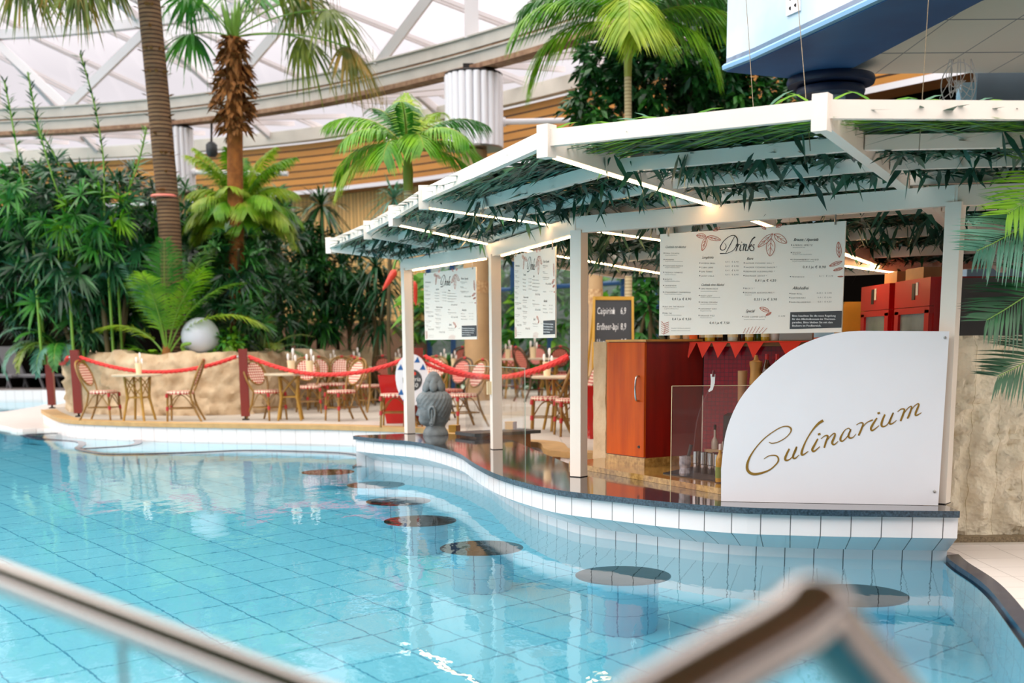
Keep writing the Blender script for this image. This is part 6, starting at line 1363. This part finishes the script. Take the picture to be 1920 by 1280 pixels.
bush('mixed_shrub', 'green leafy shrub in front of the vertical boards', 'shrub', [B(555, 475, 24.4, .85, .6, .65), B(605, 500, 24.6, .9, .6, .7), B(570, 560, 24, .9, .6, .9), B(655, 560, 25, .6, .5, .6)], 320, .22, .05, ['lf_deep', 'lf_mid', 'lf_dark', 'stem'], 1.12, 6, 'leaf', 16)
bush('ground_cover', 'small bright leafy plant at the foot of the white ball lamp', 'plant', [B(424, 648, 20.2, .25, .2, .2), B(440, 640, 20.4, .2, .2, .15)], 30, .13, .07, ['lf_bright', 'lf_mid', 'stem_green'], 1.15, 3, 'leaf', 8)
c = atd(360, 655, 20.1)
bush('ground_cover', 'small dark sprig in front of the white ball lamp', 'plant', [((c.x, c.y, c.z+.05), (.15, .1, .17))], 9, .14, .03, ['lf_deep', 'lf_dark', 'stem_green'], 1.15, 3, 'sprig', 9)
# dracaenas: bare canes with sword-leaf heads
def dracaena(lab, px, Y, zb, heads, leafm_, L=.62, w=.045, n=60):
    b_ = V(((px-960)/F*Y, Y, zb)); r = thing('dracaena', lab, 'dracaena', b_)
    for hx, hy in heads:
        c = atd(hx, hy, Y + R.uniform(-.15, .15)); q_ = b_ + V((R.uniform(-.15, .15), R.uniform(-.1, .1), 0)); mb = MB(); mb.tube(crv([q_, q_.lerp(c, .5) + V((R.uniform(-.08, .08), 0, 0)), c], 5), .035, 7); mb.build('cane', 'stem', r, 60)
        mb = MB(); rosette(mb, c, n, L, w, .3, .55, 0, 3, (-.7, 1.35)); mb.build('leaf_head', leafm_, r)
dracaena('tall dracaena whose dark spiky head stands before the vertical boards', 612, 24.6, 1.0, [(603, 385), (585, 470)], 'lf_deep', .9, .06, 90)
dracaena('dracaena with several drooping heads left of the far pergola tip', 655, 24.4, PZ, [(640, 500), (665, 545), (628, 560), (690, 590)], 'lf_dark', .85, .055, 60)
dracaena('dracaena with long hanging leaves under the far pergola tip', 712, 23.6, PZ, [(705, 500), (725, 540), (690, 530), (715, 600)], 'lf_dark', .9, .06, 60)
dracaena('spiky dracaena behind the pergola tip, beside the palm trunk', 742, 21.5, PZ, [(738, 372)], 'lf_blue', .7, .045, 60)
dracaena('low yucca with upright pale green leaves right behind the terrace chairs', 590, 24, 1.0, [(575, 600), (610, 610)], 'lf_mid', .65, .06, 45)
c = atd(735, 517, 19.0); r = thing('heliconia', 'plant with red hanging flower bracts beside the top of the far white post', 'flowering plant', (c.x + .25, 19.0, PZ))
mb = MB(); mb.tube(crv([V((c.x + .25, 19, PZ)), V((c.x + .3, 19, 1.8)), V((c.x + .12, 19, c.z + .25)), c], 5), .02, 6); mb.build('stem', 'stem_green', r, 60)
for px, py, a in ((735, 517, -.6), (776, 540, .1)):
    q_ = atd(px, py, 18.9); mb = MB(); mb.lathe([(0, -.28), (.03, -.2), (.055, -.02), (.06, .06), (.03, .1), (0, .11)], q_, 10, 0, Matrix.Rotation(a, 3, 'Y') if False else Matrix.Rotation(-a, 3, 'Y')); mb.build('flower_bract', 'heliconia', r, 60)
mb = MB(); 
for i in range(26): q_ = atd(R.uniform(765, 792), R.uniform(520, 585), 19.1); mb.blade(q_, (R.uniform(-1, 1), R.uniform(-.4, .4), R.uniform(-.4, .9)), (0, -1, .5), R.uniform(.25, .5), .11, .4, 3)
mb.build('leaves', 'lf_bright', r)
# ficus tree behind the pergola
bush('ficus_tree', 'dense dark ficus tree filling the top centre behind the lime palm', 'tree', [B(1275, 130, 18.5, 1.13, 0.80, 0.89), B(1180, 170, 18.7, 0.83, 0.70, 0.83), B(1370, 160, 18.5, 0.83, 0.70, 0.83), B(1140, 110, 18.8, 0.45, 0.40, 0.47), B(1260, 60, 18.7, 0.89, 0.70, 0.59), B(1430, 200, 18.5, 0.59, 0.50, 0.47), B(1120, 225, 18.5, 0.65, 0.50, 0.47), B(1330, 70, 18.8, 0.71, 0.60, 0.53)], 760, .17, .085, ['lf_deep', 'lf_dark', 'lf_deep', 'lf_mid', 'stem'], PZ, 8, 'leaf', 12)
# planting outside the hall windows
bush('garden_hedge', 'green garden hedge seen through the hall windows behind the menu boards', 'hedge', [((-.7, 28.6, 1.7), (2.0, .8, 1.8)), ((1.6, 26.4, 1.7), (1.8, .8, 1.8)), ((3.4, 24.4, 1.8), (1.6, .8, 1.8)), ((.7, 28, 3.2), (1.4, .8, 1.2))], 420, .3, .14, ['lf_mid', 'lf_bright', 'lf_dark', 'stem'], .1, 5, 'leaf', 9)
bush('leafy_plant', 'dark leafy plant behind the chalkboard', 'plant', [B(1210, 600, 17.5, .14, .2, .8)], 50, .22, .09, ['lf_deep', 'lf_mid', 'stem'], PZ, 3, 'leaf', 8)
# areca at the right edge, in front of the stone wall
r = thing('areca_palm', 'blue-green areca fronds reaching in from the right edge over the stone wall', 'palm', (3.7, 7.0, .035))
for px0, py0, px1, py1, px2, py2, mt in ((2200, 760, 2040, 420, 1832, 470, 'lf_blue'), (2200, 800, 2060, 520, 1850, 600, 'lf_dark'), (2200, 780, 2080, 330, 1890, 400, 'lf_bright'), (2210, 820, 2100, 620, 1872, 705, 'lf_dark'), (2230, 700, 2150, 250, 1960, 240, 'lf_mid')):
    pts = crv([V((3.7, 7.0, .04)), atd(px0, py0, 7.0), atd(px1, py1, 6.9), atd(px2, py2, 6.75)], 5); mb = frond(pts, 74, .46, .015, .8, .12, .014, .42, .05, pl=(-.2, -.8, .5)); mb.build('frond', [mt, 'stem_green'], r)
